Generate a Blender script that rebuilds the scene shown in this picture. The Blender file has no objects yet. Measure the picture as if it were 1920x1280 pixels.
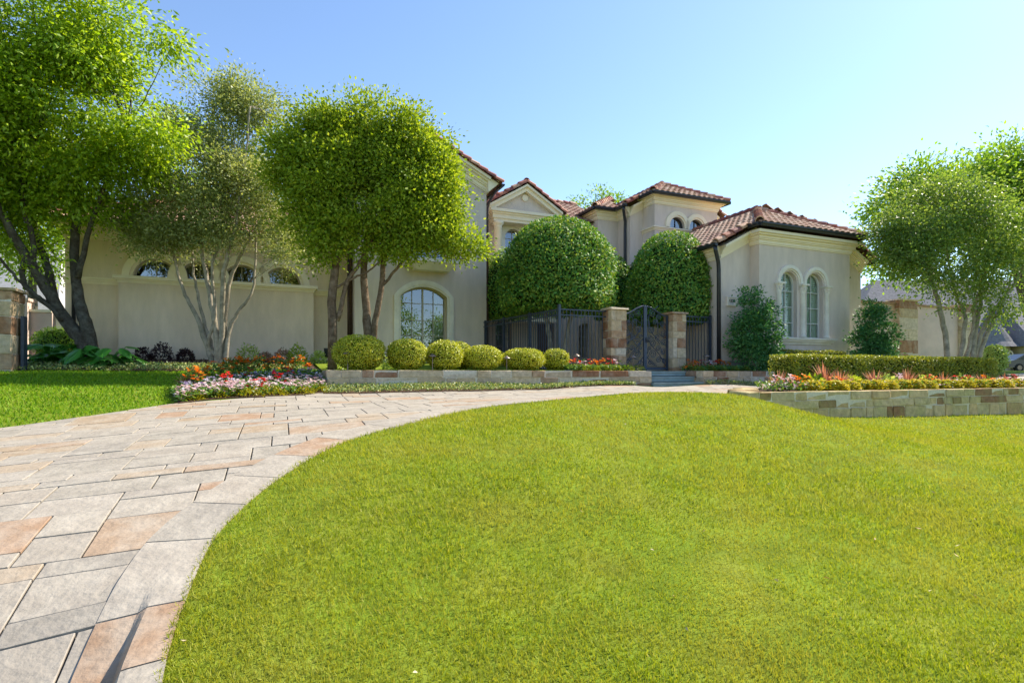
import bpy, bmesh, math, random
import numpy as np
from mathutils import Matrix, Vector

# ------------------------------------------------------------------ camera, sky, sun, exposure
SC = bpy.context.scene
COL = SC.collection
rad = math.radians
F, CX, HY, CAMZ = 1040.0, 960.0, 700.0, 1.6      # focal length in px of the 1920 frame, horizon row, eye height
cam = bpy.data.objects.new('camera', bpy.data.cameras.new('camera'))
COL.objects.link(cam)
cam.location = (0, 0, CAMZ)
cam.rotation_euler = (rad(90), 0, 0)
cam.data.sensor_width = 36
cam.data.lens = 36 * F / 1920
cam.data.shift_y = 60 / 1920
cam.data.clip_start = 0.05
cam.data.clip_end = 3000
SC.camera = cam

SUN_AZ, SUN_EL = 60, 46
world = bpy.data.worlds.new('World')
SC.world = world
world.use_nodes = True
wn = world.node_tree
bg = wn.nodes['Background']
sky = wn.nodes.new('ShaderNodeTexSky')
sky.sky_type = 'NISHITA'
sky.sun_disc = False
sky.sun_elevation = rad(SUN_EL)
sky.sun_rotation = rad(SUN_AZ)
sky.altitude = 100
sky.air_density = 1.0
sky.dust_density = 0.3
sky.ozone_density = 3.2
wn.links.new(sky.outputs[0], bg.inputs[0])
bg.inputs[1].default_value = 0.11
sl = bpy.data.lights.new('sun', 'SUN')
sl.energy = 4.1
sl.angle = rad(0.6)
sl.color = (1.0, 0.91, 0.76)
sun = bpy.data.objects.new('sun', sl)
COL.objects.link(sun)
sd = Vector((math.sin(rad(SUN_AZ)) * math.cos(rad(SUN_EL)), math.cos(rad(SUN_AZ)) * math.cos(rad(SUN_EL)), math.sin(rad(SUN_EL))))
sun.rotation_euler = sd.to_track_quat('Z', 'Y').to_euler()
sun.location = (20, 10, 30)
SC.view_settings.view_transform = 'Standard'
SC.view_settings.look = 'None'
SC.view_settings.gamma = 1
SC.view_settings.exposure = 1.3
SC.view_settings.use_curve_mapping = False
try:
    SC.cycles.max_bounces = 8
    SC.cycles.diffuse_bounces = 4
    SC.cycles.transparent_max_bounces = 12
    SC.cycles.sample_clamp_indirect = 8
    SC.cycles.caustics_reflective = False
    SC.cycles.caustics_refractive = False
except Exception:
    pass

# ------------------------------------------------------------------ frames of reference
random.seed(7)
NP = np.random.default_rng(7)
ANG = math.atan2(1040, 2490)                     # the house stands turned by this angle
UX, UY = math.cos(ANG), math.sin(ANG)


def W(s, t, z):                                  # house frame (along facade, away, above eye level) -> world
    return (UX * s - UY * t, UY * s + UX * t, z + CAMZ)


def st(x, y):
    return (UX * x + UY * y, -UY * x + UX * y)


def PX(px, py, Y):                               # a photographed point at a known distance
    return ((px - CX) * Y / F, Y, (HY - py) * Y / F + CAMZ)


def ST(px, t):                                   # where a sight line meets the plane t
    k = (px - CX) / F
    return t * (k * UX + UY) / (UX - UY * k)


def ZP(py, s, t):
    return (HY - py) * (UY * s + UX * t) / F


# ------------------------------------------------------------------ materials
MATS = {}


def nn(nt, kind, **kw):
    n = nt.nodes.new(kind)
    for k, v in kw.items():
        setattr(n, k, v)
    return n


def ramp(nt, cols, constant=False, stops=None):
    r = nt.nodes.new('ShaderNodeValToRGB')
    e = r.color_ramp
    e.interpolation = 'CONSTANT' if constant else 'LINEAR'
    n = len(cols)
    while len(e.elements) < n:
        e.elements.new(0.5)
    for i, c in enumerate(cols):
        e.elements[i].position = stops[i] if stops else (i / n if constant else i / max(1, n - 1))
        e.elements[i].color = (*c, 1)
    return r


def mat(name, col=(.5, .5, .5), pal=None, stops=None, island=False, vary=0.15, scale=4.0, rough=.8, bump=0.0, bscale=60.0,
        spec=.3, metal=0.0, second=None, sscale=1.2, stretch=None, samt=.6):
    if name in MATS:
        return MATS[name]
    m = bpy.data.materials.new(name)
    m.use_nodes = True
    nt = m.node_tree
    b = nt.nodes['Principled BSDF']
    b.inputs['Roughness'].default_value = rough
    b.inputs['Specular IOR Level'].default_value = spec
    b.inputs['Metallic'].default_value = metal
    geo = nn(nt, 'ShaderNodeNewGeometry')
    pos = geo.outputs['Position']
    if stretch:
        mp = nn(nt, 'ShaderNodeMapping')
        mp.inputs['Rotation'].default_value = (0, 0, -ANG)
        mp.inputs['Scale'].default_value = stretch
        nt.links.new(pos, mp.inputs[0])
        pos = mp.outputs[0]
    if pal:
        rp = ramp(nt, pal, True, stops)
        if island:
            nt.links.new(geo.outputs['Random Per Island'], rp.inputs[0])
        else:
            oi = nn(nt, 'ShaderNodeObjectInfo')
            nt.links.new(oi.outputs['Random'], rp.inputs[0])
        base = rp.outputs[0]
    else:
        rgb = nn(nt, 'ShaderNodeRGB')
        rgb.outputs[0].default_value = (*col, 1)
        base = rgb.outputs[0]
    if second:
        nz = nn(nt, 'ShaderNodeTexNoise')
        nz.inputs['Scale'].default_value = sscale
        nz.inputs['Detail'].default_value = 6
        nt.links.new(pos, nz.inputs['Vector'])
        r2 = ramp(nt, [(0, 0, 0), (samt, samt, samt)], False, [.42, .66])
        nt.links.new(nz.outputs['Fac'], r2.inputs[0])
        mx = nn(nt, 'ShaderNodeMix', data_type='RGBA')
        nt.links.new(r2.outputs[0], mx.inputs[0])
        nt.links.new(base, mx.inputs[6])
        mx.inputs[7].default_value = (*second, 1)
        base = mx.outputs[2]
    nz = nn(nt, 'ShaderNodeTexNoise')
    nz.inputs['Scale'].default_value = scale
    nz.inputs['Detail'].default_value = 8
    nz.inputs['Roughness'].default_value = .65
    nt.links.new(pos, nz.inputs['Vector'])
    mr = nn(nt, 'ShaderNodeMapRange')
    mr.inputs[1].default_value = .3
    mr.inputs[2].default_value = .7
    mr.inputs[3].default_value = 1 - vary
    mr.inputs[4].default_value = 1 + vary
    nt.links.new(nz.outputs['Fac'], mr.inputs[0])
    mu = nn(nt, 'ShaderNodeVectorMath', operation='SCALE')
    nt.links.new(base, mu.inputs[0])
    nt.links.new(mr.outputs[0], mu.inputs['Scale'])
    nt.links.new(mu.outputs[0], b.inputs['Base Color'])
    if bump:
        nb = nn(nt, 'ShaderNodeTexNoise')
        nb.inputs['Scale'].default_value = bscale
        nb.inputs['Detail'].default_value = 5
        nt.links.new(pos, nb.inputs['Vector'])
        bp = nn(nt, 'ShaderNodeBump')
        bp.inputs['Strength'].default_value = bump
        bp.inputs['Distance'].default_value = .02
        nt.links.new(nb.outputs['Fac'], bp.inputs['Height'])
        nt.links.new(bp.outputs[0], b.inputs['Normal'])
    MATS[name] = m
    return m


def leafmat(name, cols, trans=.45, rough=.45, spec=.4, tcol=None, patch=None):
    m = bpy.data.materials.new(name)
    m.use_nodes = True
    nt = m.node_tree
    b = nt.nodes['Principled BSDF']
    out = nt.nodes['Material Output']
    b.inputs['Roughness'].default_value = rough
    b.inputs['Specular IOR Level'].default_value = spec
    geo = nn(nt, 'ShaderNodeNewGeometry')
    rp = ramp(nt, cols)
    nt.links.new(geo.outputs['Random Per Island'], rp.inputs[0])
    base = rp.outputs[0]
    if patch:
        nz = nn(nt, 'ShaderNodeTexNoise')
        nz.inputs['Scale'].default_value = patch[1]
        nz.inputs['Detail'].default_value = 5
        nt.links.new(geo.outputs['Position'], nz.inputs['Vector'])
        r2 = ramp(nt, [(0, 0, 0), (.75, .75, .75)], False, [.4, .68])
        nt.links.new(nz.outputs['Fac'], r2.inputs[0])
        mx = nn(nt, 'ShaderNodeMix', data_type='RGBA')
        nt.links.new(r2.outputs[0], mx.inputs[0])
        nt.links.new(base, mx.inputs[6])
        mx.inputs[7].default_value = (*patch[0], 1)
        base = mx.outputs[2]
    nt.links.new(base, b.inputs['Base Color'])
    tr = nn(nt, 'ShaderNodeBsdfTranslucent')
    gm = nn(nt, 'ShaderNodeVectorMath', operation='MULTIPLY')
    nt.links.new(base, gm.inputs[0])
    gm.inputs[1].default_value = tcol or (1.7, 1.5, .6)
    nt.links.new(gm.outputs[0], tr.inputs['Color'])
    mxs = nn(nt, 'ShaderNodeMixShader')
    mxs.inputs[0].default_value = trans
    nt.links.new(b.outputs[0], mxs.inputs[1])
    nt.links.new(tr.outputs[0], mxs.inputs[2])
    nt.links.new(mxs.outputs[0], out.inputs['Surface'])
    MATS[name] = m
    return m


def glassmat(name, tint=(.9, .95, .95), refl=.04):
    m = bpy.data.materials.new(name)
    m.use_nodes = True
    nt = m.node_tree
    for n in list(nt.nodes):
        if n.type == 'BSDF_PRINCIPLED':
            nt.nodes.remove(n)
    out = nt.nodes['Material Output']
    tp = nn(nt, 'ShaderNodeBsdfTransparent')
    tp.inputs[0].default_value = (*tint, 1)
    gl = nn(nt, 'ShaderNodeBsdfGlossy')
    gl.inputs['Roughness'].default_value = .01
    gl.inputs['Color'].default_value = (.95, .97, 1, 1)
    fr = nn(nt, 'ShaderNodeFresnel')
    fr.inputs['IOR'].default_value = 1.5
    ad = nn(nt, 'ShaderNodeMath', operation='ADD')
    ad.inputs[1].default_value = refl
    nt.links.new(fr.outputs[0], ad.inputs[0])
    mx = nn(nt, 'ShaderNodeMixShader')
    nt.links.new(ad.outputs[0], mx.inputs[0])
    nt.links.new(tp.outputs[0], mx.inputs[1])
    nt.links.new(gl.outputs[0], mx.inputs[2])
    nt.links.new(mx.outputs[0], out.inputs['Surface'])
    return m


STUCCO = mat('stucco', (.69, .575, .495), vary=.09, scale=2.2, rough=.9, bump=.6, bscale=70, spec=.15, second=(.60, .50, .43), sscale=.8, samt=.55, stretch=(1.6, 1.6, .45))
STUCCO_LIT = mat('stucco_bounce_lit', (.76, .61, .465), vary=.09, scale=2.2, rough=.9, bump=.6, bscale=70, spec=.15, second=(.67, .535, .40), sscale=.8, samt=.55, stretch=(1.6, 1.6, .45))  # lighter, warmer copy of the stucco; reflected light put into the colour
STUCCO_P = mat('stucco_pink', (.64, .49, .42), vary=.1, scale=1.5, rough=.9, bump=.3, bscale=80, spec=.15, second=(.50, .41, .37), sscale=.9, samt=.6)
TRIM = mat('cast_stone_cream', (.84, .73, .55), vary=.06, scale=3, rough=.75, bump=.12, bscale=60, spec=.2)
TRIM_W = mat('cast_stone_white', (.80, .73, .63), vary=.09, scale=3, rough=.75, bump=.15, bscale=60, spec=.2, second=(.64, .56, .46), sscale=2.0, samt=.5)
BRONZE = mat('dark_bronze', (.032, .034, .042), vary=.2, scale=6, rough=.42, metal=.35, spec=.5)
COPPER = mat('brown_copper', (.07, .042, .035), vary=.25, scale=5, rough=.45, metal=.5)
IRON = mat('black_blue_iron', (.04, .055, .085), vary=.2, scale=8, rough=.42, metal=.2, spec=.5)
TILE_PAL = [(.38, .225, .16), (.44, .30, .225), (.30, .17, .125), (.48, .36, .28), (.26, .145, .12), (.41, .265, .195)]
TILE = mat('clay_tile', pal=TILE_PAL, vary=.25, scale=9, rough=.8, bump=.3, bscale=70, spec=.2, second=(.42, .31, .23), sscale=6, samt=.35)
TILE_I = mat('clay_tile_field', pal=TILE_PAL, island=True, vary=.25, scale=9, rough=.8, bump=.3, bscale=70, spec=.2, second=(.42, .31, .23), sscale=6, samt=.35)
CAP = mat('clay_cap', pal=[(.26, .075, .055), (.36, .14, .09), (.21, .08, .07), (.44, .26, .175), (.29, .105, .08)], vary=.25, scale=9, rough=.75, bump=.25, bscale=70, spec=.25)
UNDER = mat('roof_underlay', (.10, .05, .04), rough=.9)
STONE_PAL = [(.47, .35, .21), (.54, .42, .27), (.34, .20, .105), (.57, .47, .33), (.24, .115, .058), (.50, .39, .245), (.42, .32, .21), (.30, .16, .085), (.55, .46, .34), (.38, .24, .135)]
STONE = mat('limestone_blocks', pal=STONE_PAL, vary=.28, scale=9, rough=.85, bump=.7, bscale=28, spec=.2, second=(.50, .43, .33), sscale=4, samt=.32)
MOSSY = mat('weathered_blocks', pal=[(.50, .36, .19), (.55, .41, .23), (.42, .28, .14), (.52, .40, .23), (.26, .145, .075), (.47, .37, .21)], vary=.28, scale=9, rough=.9, bump=.7, bscale=28, spec=.15, second=(.30, .30, .11), sscale=2.2, samt=.5)
MORTAR = mat('lime_mortar', (.60, .54, .44), vary=.15, scale=20, rough=.95, bump=.4, bscale=60, spec=.1)
SLATE_STEP = mat('blue_flagstone', (.27, .345, .335), vary=.2, scale=5, rough=.7, bump=.3, bscale=40, second=(.36, .40, .37), sscale=3)
GR = (.30, .265, .22)
SLAB_PAL = [GR, (.28, .25, .207), (.325, .288, .238), (.31, .235, .16), (.295, .26, .215), (.315, .275, .225), (.312, .225, .155), (.265, .237, .20), (.32, .283, .237), (.325, .26, .19), (.30, .266, .223), (.312, .205, .133)]
SLAB_ST = [0, .11, .24, .35, .42, .53, .62, .67, .76, .85, .90, .96]
SLAB_KW = dict(pal=SLAB_PAL, stops=SLAB_ST, vary=.12, scale=7, rough=.8, bump=.55, bscale=22, spec=.25, second=(.37, .335, .28), sscale=3.5, samt=.5)
SLAB = mat('stamped_flagstone', **SLAB_KW)
SLAB_I = mat('stamped_flagstone_far', island=True, **SLAB_KW)
JOINT = mat('paving_joint', (.17, .155, .14), vary=.3, scale=12, rough=.95)
SOIL = mat('grass_thatch', (.14, .20, .018), vary=.3, scale=3, rough=.95, spec=.05, bump=.5, bscale=120, second=(.22, .22, .035), sscale=1.4, samt=.5)
MULCH = mat('bark_mulch', (.075, .042, .028), vary=.6, scale=40, rough=.95, bump=1.0, bscale=70, spec=.1, second=(.17, .12, .085), sscale=30)
BARK = mat('bark_dark', (.075, .062, .047), vary=.45, scale=14, rough=.95, bump=1.0, bscale=30, spec=.1, second=(.13, .125, .10), sscale=5)
BARK_P = mat('bark_pale', (.36, .31, .24), vary=.35, scale=9, rough=.85, bump=.5, bscale=35, spec=.15, second=(.16, .145, .10), sscale=5)
BARK_B = mat('bark_brown', (.14, .095, .06), vary=.4, scale=12, rough=.9, bump=.8, bscale=35, spec=.1, second=(.22, .17, .12), sscale=6)
FRAME = mat('window_frame_beige', (.42, .37, .28), vary=.05, scale=4, rough=.5, spec=.35)
FRAME_W = mat('window_frame_white', (.66, .64, .60), vary=.05, scale=4, rough=.5, spec=.35)
MUNTIN_D = mat('window_bar_dark', (.05, .055, .06), rough=.5)
GLASS = glassmat('window_glass', refl=.22)
GLASS_C = glassmat('window_glass_clear', refl=.04)
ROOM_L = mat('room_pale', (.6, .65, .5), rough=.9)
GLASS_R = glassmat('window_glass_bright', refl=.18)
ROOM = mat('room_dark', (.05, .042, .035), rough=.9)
CURTAIN = mat('curtain', (.34, .36, .28), vary=.1, rough=.9)
SHUTTER = mat('shutter_slats', (.68, .80, .60), vary=.05, rough=.6)
LAMPM = mat('lamp_brass', (.24, .19, .16), rough=.38, metal=.7)
SHINGLE = mat('grey_shingle', (.40, .38, .37), vary=.35, scale=6, rough=.9, bump=.4, bscale=25, stretch=(1, 1, 9))
SLATE_R = mat('slate_roof', (.19, .185, .195), vary=.4, scale=3, rough=1.0, spec=.05, bump=.4, bscale=15, stretch=(1.2, 1.2, 5))
CREAM = mat('neighbour_stucco', (.50, .45, .32), vary=.06, rough=.9)

# ------------------------------------------------------------------ mesh helpers


class MB:
    def __init__(self):
        self.v, self.f = [], []

    def add(self, vs, fs):
        o = len(self.v)
        self.v += [tuple(p) for p in vs]
        self.f += [tuple(o + i for i in f) for f in fs]

    def hex(self, p):                            # eight corners, bottom ring then top ring
        self.add(p, [(0, 3, 2, 1), (4, 5, 6, 7), (0, 1, 5, 4), (1, 2, 6, 5), (2, 3, 7, 6), (3, 0, 4, 7)])

    def box(self, s0, s1, t0, t1, z0, z1):       # in the house frame
        self.hex([W(s0, t0, z0), W(s1, t0, z0), W(s1, t1, z0), W(s0, t1, z0), W(s0, t0, z1), W(s1, t0, z1), W(s1, t1, z1), W(s0, t1, z1)])

    def wbox(self, x0, x1, y0, y1, z0, z1):
        self.hex([(x0, y0, z0), (x1, y0, z0), (x1, y1, z0), (x0, y1, z0), (x0, y0, z1), (x1, y0, z1), (x1, y1, z1), (x0, y1, z1)])

    def prism(self, poly, fa, fb):               # poly of 2-D points, two maps to world
        n = len(poly)
        self.add([fa(*p) for p in poly] + [fb(*p) for p in poly],
                 [tuple(range(n)), tuple(range(2 * n - 1, n - 1, -1))] + [(i, i + n, (i + 1) % n + n, (i + 1) % n) for i in range(n)])

    def ring(self, outer, inner, fa, fb, closed=False):
        n = len(outer)
        self.add([fa(*p) for p in outer] + [fa(*p) for p in inner] + [fb(*p) for p in outer] + [fb(*p) for p in inner], [])
        o = len(self.v) - 4 * n
        for i in range(n if closed else n - 1):
            j = (i + 1) % n
            self.f += [(o + i, o + j, o + n + j, o + n + i), (o + n + i, o + n + j, o + 3 * n + j, o + 3 * n + i), (o + i, o + 2 * n + i, o + 2 * n + j, o + j)]

    def tube(self, pts, radii, n=7, cap=True):
        pts = [Vector(p) for p in pts]
        if not hasattr(radii, '__len__'):
            radii = [radii] * len(pts)
        o = len(self.v)
        ref = None
        for i, p in enumerate(pts):
            a = pts[max(0, i - 1)]
            c = pts[min(len(pts) - 1, i + 1)]
            d = (c - a).normalized()
            if ref is None:
                ref = d.orthogonal().normalized()
            else:
                ref = (ref - d * ref.dot(d)).normalized()
            b = d.cross(ref)
            for k in range(n):
                an = 2 * math.pi * k / n
                self.v.append(tuple(p + (ref * math.cos(an) + b * math.sin(an)) * radii[i]))
        for i in range(len(pts) - 1):
            for k in range(n):
                k2 = (k + 1) % n
                self.f.append((o + i * n + k, o + i * n + k2, o + (i + 1) * n + k2, o + (i + 1) * n + k))
        if cap:
            self.f.append(tuple(o + k for k in range(n))[::-1])
            self.f.append(tuple(o + (len(pts) - 1) * n + k for k in range(n)))

    def lathe(self, c, prof, n=14):
        o = len(self.v)
        for r, z in prof:
            for k in range(n):
                a = 2 * math.pi * k / n
                self.v.append((c[0] + r * math.cos(a), c[1] + r * math.sin(a), c[2] + z))
        for i in range(len(prof) - 1):
            for k in range(n):
                k2 = (k + 1) % n
                self.f.append((o + i * n + k, o + i * n + k2, o + (i + 1) * n + k2, o + (i + 1) * n + k))

    def mesh(self, name, smooth=False):
        me = bpy.data.meshes.new(name)
        me.from_pydata(self.v, [], self.f)
        me.update()
        if smooth:
            me.polygons.foreach_set('use_smooth', [True] * len(me.polygons))
        return me

    def build(self, name, material, parent=None, smooth=False):
        return put(name, self.mesh(name, smooth), material, parent)


BASES = {}


def put(name, me, material, parent=None, mw=None):
    o = bpy.data.objects.new(name, me)
    COL.objects.link(o)
    if material is not None and len(me.materials) == 0:
        me.materials.append(material)
    if parent is not None:
        o.parent = parent
        o.matrix_parent_inverse = BASES.get(parent.name, Matrix()).inverted()
    if mw is not None:
        o.matrix_basis = mw
    return o


def tag(o, label=None, cat=None, group=None, kind=None):
    for k, v in (('label', label), ('category', cat), ('group', group), ('kind', kind)):
        if v:
            o[k] = v
    return o


def thing(name, label, cat, loc, group=None):
    o = bpy.data.objects.new(name, None)
    COL.objects.link(o)
    o.location = loc
    o.empty_display_size = .2
    BASES[o.name] = Matrix.Translation(loc)
    return tag(o, label, cat, group, 'thing')


def quads(name, V, material, parent=None, k=4):
    V = np.asarray(V, dtype=np.float32).reshape(-1, 3)
    n = len(V) // k
    me = bpy.data.meshes.new(name)
    me.vertices.add(n * k)
    me.vertices.foreach_set('co', V.ravel())
    me.loops.add(n * k)
    me.loops.foreach_set('vertex_index', np.arange(n * k, dtype=np.int32))
    me.polygons.add(n)
    me.polygons.foreach_set('loop_start', np.arange(0, n * k, k, dtype=np.int32))
    me.polygons.foreach_set('loop_total', np.full(n, k, dtype=np.int32))
    me.update(calc_edges=True)
    me.validate()
    return put(name, me, material, parent)


def inpoly(px, py, poly):
    px, py = np.asarray(px), np.asarray(py)
    r = np.zeros(px.shape, bool)
    n = len(poly)
    for i in range(n):
        x0, y0 = poly[i]
        x1, y1 = poly[(i + 1) % n]
        if y0 == y1:
            continue
        c = ((y0 > py) != (y1 > py)) & (px < (x1 - x0) * (py - y0) / (y1 - y0) + x0)
        r ^= c
    return r


def resample(pts, n):
    pts = np.array(pts, float)
    # Catmull-Rom through the points, then even spacing
    P = np.vstack([2 * pts[0] - pts[1], pts, 2 * pts[-1] - pts[-2]])
    out = []
    for i in range(1, len(P) - 2):
        for u in np.linspace(0, 1, 14, endpoint=False):
            a, b, c, d = P[i - 1], P[i], P[i + 1], P[i + 2]
            out.append(.5 * ((2 * b) + (-a + c) * u + (2 * a - 5 * b + 4 * c - d) * u * u + (-a + 3 * b - 3 * c + d) * u ** 3))
    out.append(P[-2])
    out = np.array(out)
    L = np.r_[0, np.cumsum(np.linalg.norm(np.diff(out[:, :2], axis=0), axis=1))]
    q = np.linspace(0, L[-1], n)
    return np.stack([np.interp(q, L, out[:, j]) for j in range(out.shape[1])], 1)


# ------------------------------------------------------------------ terrain heights
ctrl = []


def cp(px, py, z):
    Y = -z * F / (py - HY)
    ctrl.append(((px - CX) * Y / F, Y, z))


def cs(s, t, z):
    x, y, _ = W(s, t, 0)
    ctrl.append((x, y, z))


for a in [(290, 1280, -1.42), (370, 1050, -1.22), (430, 970, -1.10), (520, 895, -.94), (640, 830, -.78), (760, 795, -.66), (900, 765, -.55), (1000, 754, -.50),
          (1100, 745, -.46), (1250, 738, -.43), (0, 803, -.78), (200, 775, -.64), (345, 755, -.52), (480, 745, -.46), (612, 736, -.42), (750, 735, -.42), (900, 733, -.42),
          (0, 1003, -1.12), (0, 1280, -1.45), (0, 880, -.93), (960, 1280, -1.5), (1900, 1280, -1.5), (1200, 800, -.72), (1200, 900, -1.03), (960, 900, -.98),
          (960, 1050, -1.3), (1500, 900, -1.13), (1500, 1050, -1.37), (1920, 900, -1.22)]:
    cp(*a)
for px, z in [(1400, -.43), (1427, -.54), (1468, -.70), (1514, -.85), (1590, -.91), (1747, -.985), (1915, -1.03)]:
    cs(ST(px, 7.8), 7.8, z)
for s in (6, 10, 14, 18):
    cs(s, 12.9, -.42)
    cs(s, 11.0, -.42)
for s in (1, 5, 9, 13, 17, 21):
    cs(s, 13.4, -.30)
    cs(s, 15, -.02)
    cs(s, 17, .1)
for s in (-9, -6, -3):
    cs(s, 13.3, -.28)
    cs(s, 15.2, -.1)
    cs(s, 16.9, .07)
for s in (-16, -10, -5, 0, 5, 10, 15, 20):
    cs(s, 21, .45)
    cs(s, 30, .45)
for s, t, z in [(-20, 12, -.3), (-20, 18, .2), (28, 12, -.3), (35, 12, -.15), (28, 18, .1), (24, 7.8, -1.1), (24, 2, -1.55), (-14, 4, -1.3), (-10, 9, -.75),
                (0, -3, -1.7), (10, -6, -1.75), (-10, -5, -1.75), (20, -8, -1.75), (40, 0, -1.2), (50, 20, .1), (50, 40, .3), (-30, 30, .4), (-30, 5, -1), (20, 45, .45), (34, 46, .3)]:
    cs(s, t, z)
C = np.array(ctrl)


def _k(d2):
    return np.where(d2 > 1e-9, d2 * np.log(d2 + 1e-12), 0)


n_ = len(C)
A = np.zeros((n_ + 3, n_ + 3))
A[:n_, :n_] = _k(((C[:, None, :2] - C[None, :, :2]) ** 2).sum(-1)) + np.eye(n_) * .25
A[:n_, n_:] = np.c_[np.ones(n_), C[:, :2]]
A[n_:, :n_] = A[:n_, n_:].T
sol = np.linalg.solve(A, np.r_[C[:, 2], 0, 0, 0])


def G(x, y):                                     # ground height (world z) at world x, y
    x, y = np.atleast_1d(np.asarray(x, float)), np.atleast_1d(np.asarray(y, float))
    sh = x.shape
    x, y = np.clip(x.ravel(), -32, 46), np.clip(y.ravel(), -8, 52)
    z = np.empty(len(x))
    for i in range(0, len(x), 20000):
        a, b = x[i:i + 20000], y[i:i + 20000]
        z[i:i + 20000] = _k((a[:, None] - C[:, 0]) ** 2 + (b[:, None] - C[:, 1]) ** 2) @ sol[:n_] + sol[n_] + sol[n_ + 1] * a + sol[n_ + 2] * b
    return (z + CAMZ).reshape(sh)


def g1(x, y):
    return float(G(x, y)[0])


def TZ(s, t):                                    # terrace behind the retaining wall (eye-relative)
    return .05 + np.clip(np.asarray(t, float) - 15, 0, 6) * .07


xs = np.unique(np.round(np.r_[np.arange(-600, -40, 40), np.arange(-40, -14, 2), np.arange(-14, 24, .2), np.arange(-4, 3, .1), np.arange(24, 60, 2), np.arange(60, 640, 40)], 3))
ys = np.unique(np.round(np.r_[np.arange(-200, -8, 20), np.arange(-8, 0, 1), np.arange(0, 5, .1), np.arange(5, 24, .2), np.arange(24, 60, 2), np.arange(60, 900, 40)], 3))

def strip(name, a, b, nacross, dz, material, parent=None, zf=None, n=None):
    n = n or max(len(a), len(b)) * 4
    a, b = resample(a, n), resample(b, n)
    P = a[:, None] * (1 - np.linspace(0, 1, nacross)[None, :, None]) + b[:, None] * np.linspace(0, 1, nacross)[None, :, None]
    z = (zf(P[..., 0], P[..., 1]) if zf else G(P[..., 0], P[..., 1])) + dz
    V = np.concatenate([P[..., :2], z[..., None]], -1).reshape(-1, 3)
    ii = (np.arange(n - 1)[:, None] * nacross + np.arange(nacross - 1)).ravel()
    me = bpy.data.meshes.new(name)
    me.from_pydata(V.tolist(), [], np.stack([ii, ii + nacross, ii + nacross + 1, ii + 1], 1).tolist())
    me.polygons.foreach_set('use_smooth', [True] * len(me.polygons))
    return put(name, me, material, parent)


# ------------------------------------------------------------------ driveway
def gp(px, py, z):
    Y = -z * F / (py - HY)
    return ((px - CX) * Y / F, Y)


def w2(s, t):
    return W(s, t, 0)[:2]


INNER = [(1.9, .1), (0.1, .75), (-1.0, 1.65)] + [gp(*a) for a in [(290, 1280, -1.42), (370, 1050, -1.22), (430, 970, -1.10), (520, 895, -.94), (640, 830, -.78), (760, 795, -.66),
        (900, 765, -.55), (1000, 754, -.50), (1100, 745, -.46), (1250, 738, -.43)]] + [w2(9.2, 10.0), w2(11.2, 10.85), w2(14, 10.95), w2(22, 11.2), w2(34, 13.0)]
OUTER = [(-10.8, -1.2), (-10.2, 2), (-9.3, 5.2)] + [gp(*a) for a in [(0, 803, -.78), (200, 775, -.64), (345, 755, -.52), (480, 745, -.46), (612, 736, -.42), (750, 735, -.42), (900, 733, -.42)]] + \
        [w2(6, 12.75), w2(9.2, 13.1), w2(12, 13.1), w2(14, 12.95), w2(22, 13.0), w2(34, 15.2)]
INN = resample(INNER, 240)
OUT = resample(OUTER, 240)


def drop(y):                                     # the kerb grows towards the street
    return np.clip((3.35 - np.asarray(y, float)) / 1.1, 0, 1) ** 1.3 * .19


def inner_normal(P):
    d = np.gradient(P, axis=0)
    n = np.stack([-d[:, 1], d[:, 0]], 1)
    return n / np.linalg.norm(n, axis=1, keepdims=True)


INN_N = inner_normal(INN)                        # points into the drive (to the left of travel)
OUT_N = inner_normal(OUT)
gx, gy = np.meshgrid(xs, ys)
gz = G(gx, gy)
TROUGH = [tuple(p) for p in INN + INN_N * .08] + [tuple(p) for p in (OUT - OUT_N * .03)[::-1]]
gz -= np.where(inpoly(gx, gy, TROUGH), .05 + drop(gy), 0)   # the drive is dug in
V = np.stack([gx.ravel(), gy.ravel(), gz.ravel()], 1)
nx, ny = len(xs), len(ys)
ii = (np.arange(ny - 1)[:, None] * nx + np.arange(nx - 1)).ravel()
me = bpy.data.meshes.new('ground')
me.from_pydata(V.tolist(), [], np.stack([ii, ii + 1, ii + 1 + nx, ii + nx], 1).tolist())
me.polygons.foreach_set('use_smooth', [True] * len(me.polygons))
ground = tag(put('ground', me, SOIL), kind='structure')


BW = .40
INB = INN + INN_N * BW
def kerb_in(x, y):                               # 0 on the kerb's upper edge, 1 on the drive
    sh = x.shape
    P = np.stack([x.ravel(), y.ravel()], 1)
    d = np.concatenate([np.linalg.norm(P[i:i + 2000, None] - INN[None], axis=2).min(1) for i in range(0, len(P), 2000)])
    return np.clip((d - .14) / .05, 0, 1).reshape(sh)


drive = strip('driveway', INN[:, :2], OUT[:, :2], 40, -.028, JOINT, zf=lambda x, y: G(x, y) - drop(y) * kerb_in(x, y), n=300)
# keep the bed of the joints low beside the kerb, then lay the slabs
tag(drive, kind='structure')
INT = INN + INN_N * (BW - .05)
REGION_T = [tuple(p) for p in INT] + [tuple(p) for p in OUT[::-1]]
REGION = [tuple(p) for p in INB] + [tuple(p) for p in OUT[::-1]]
slabs = []


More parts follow.
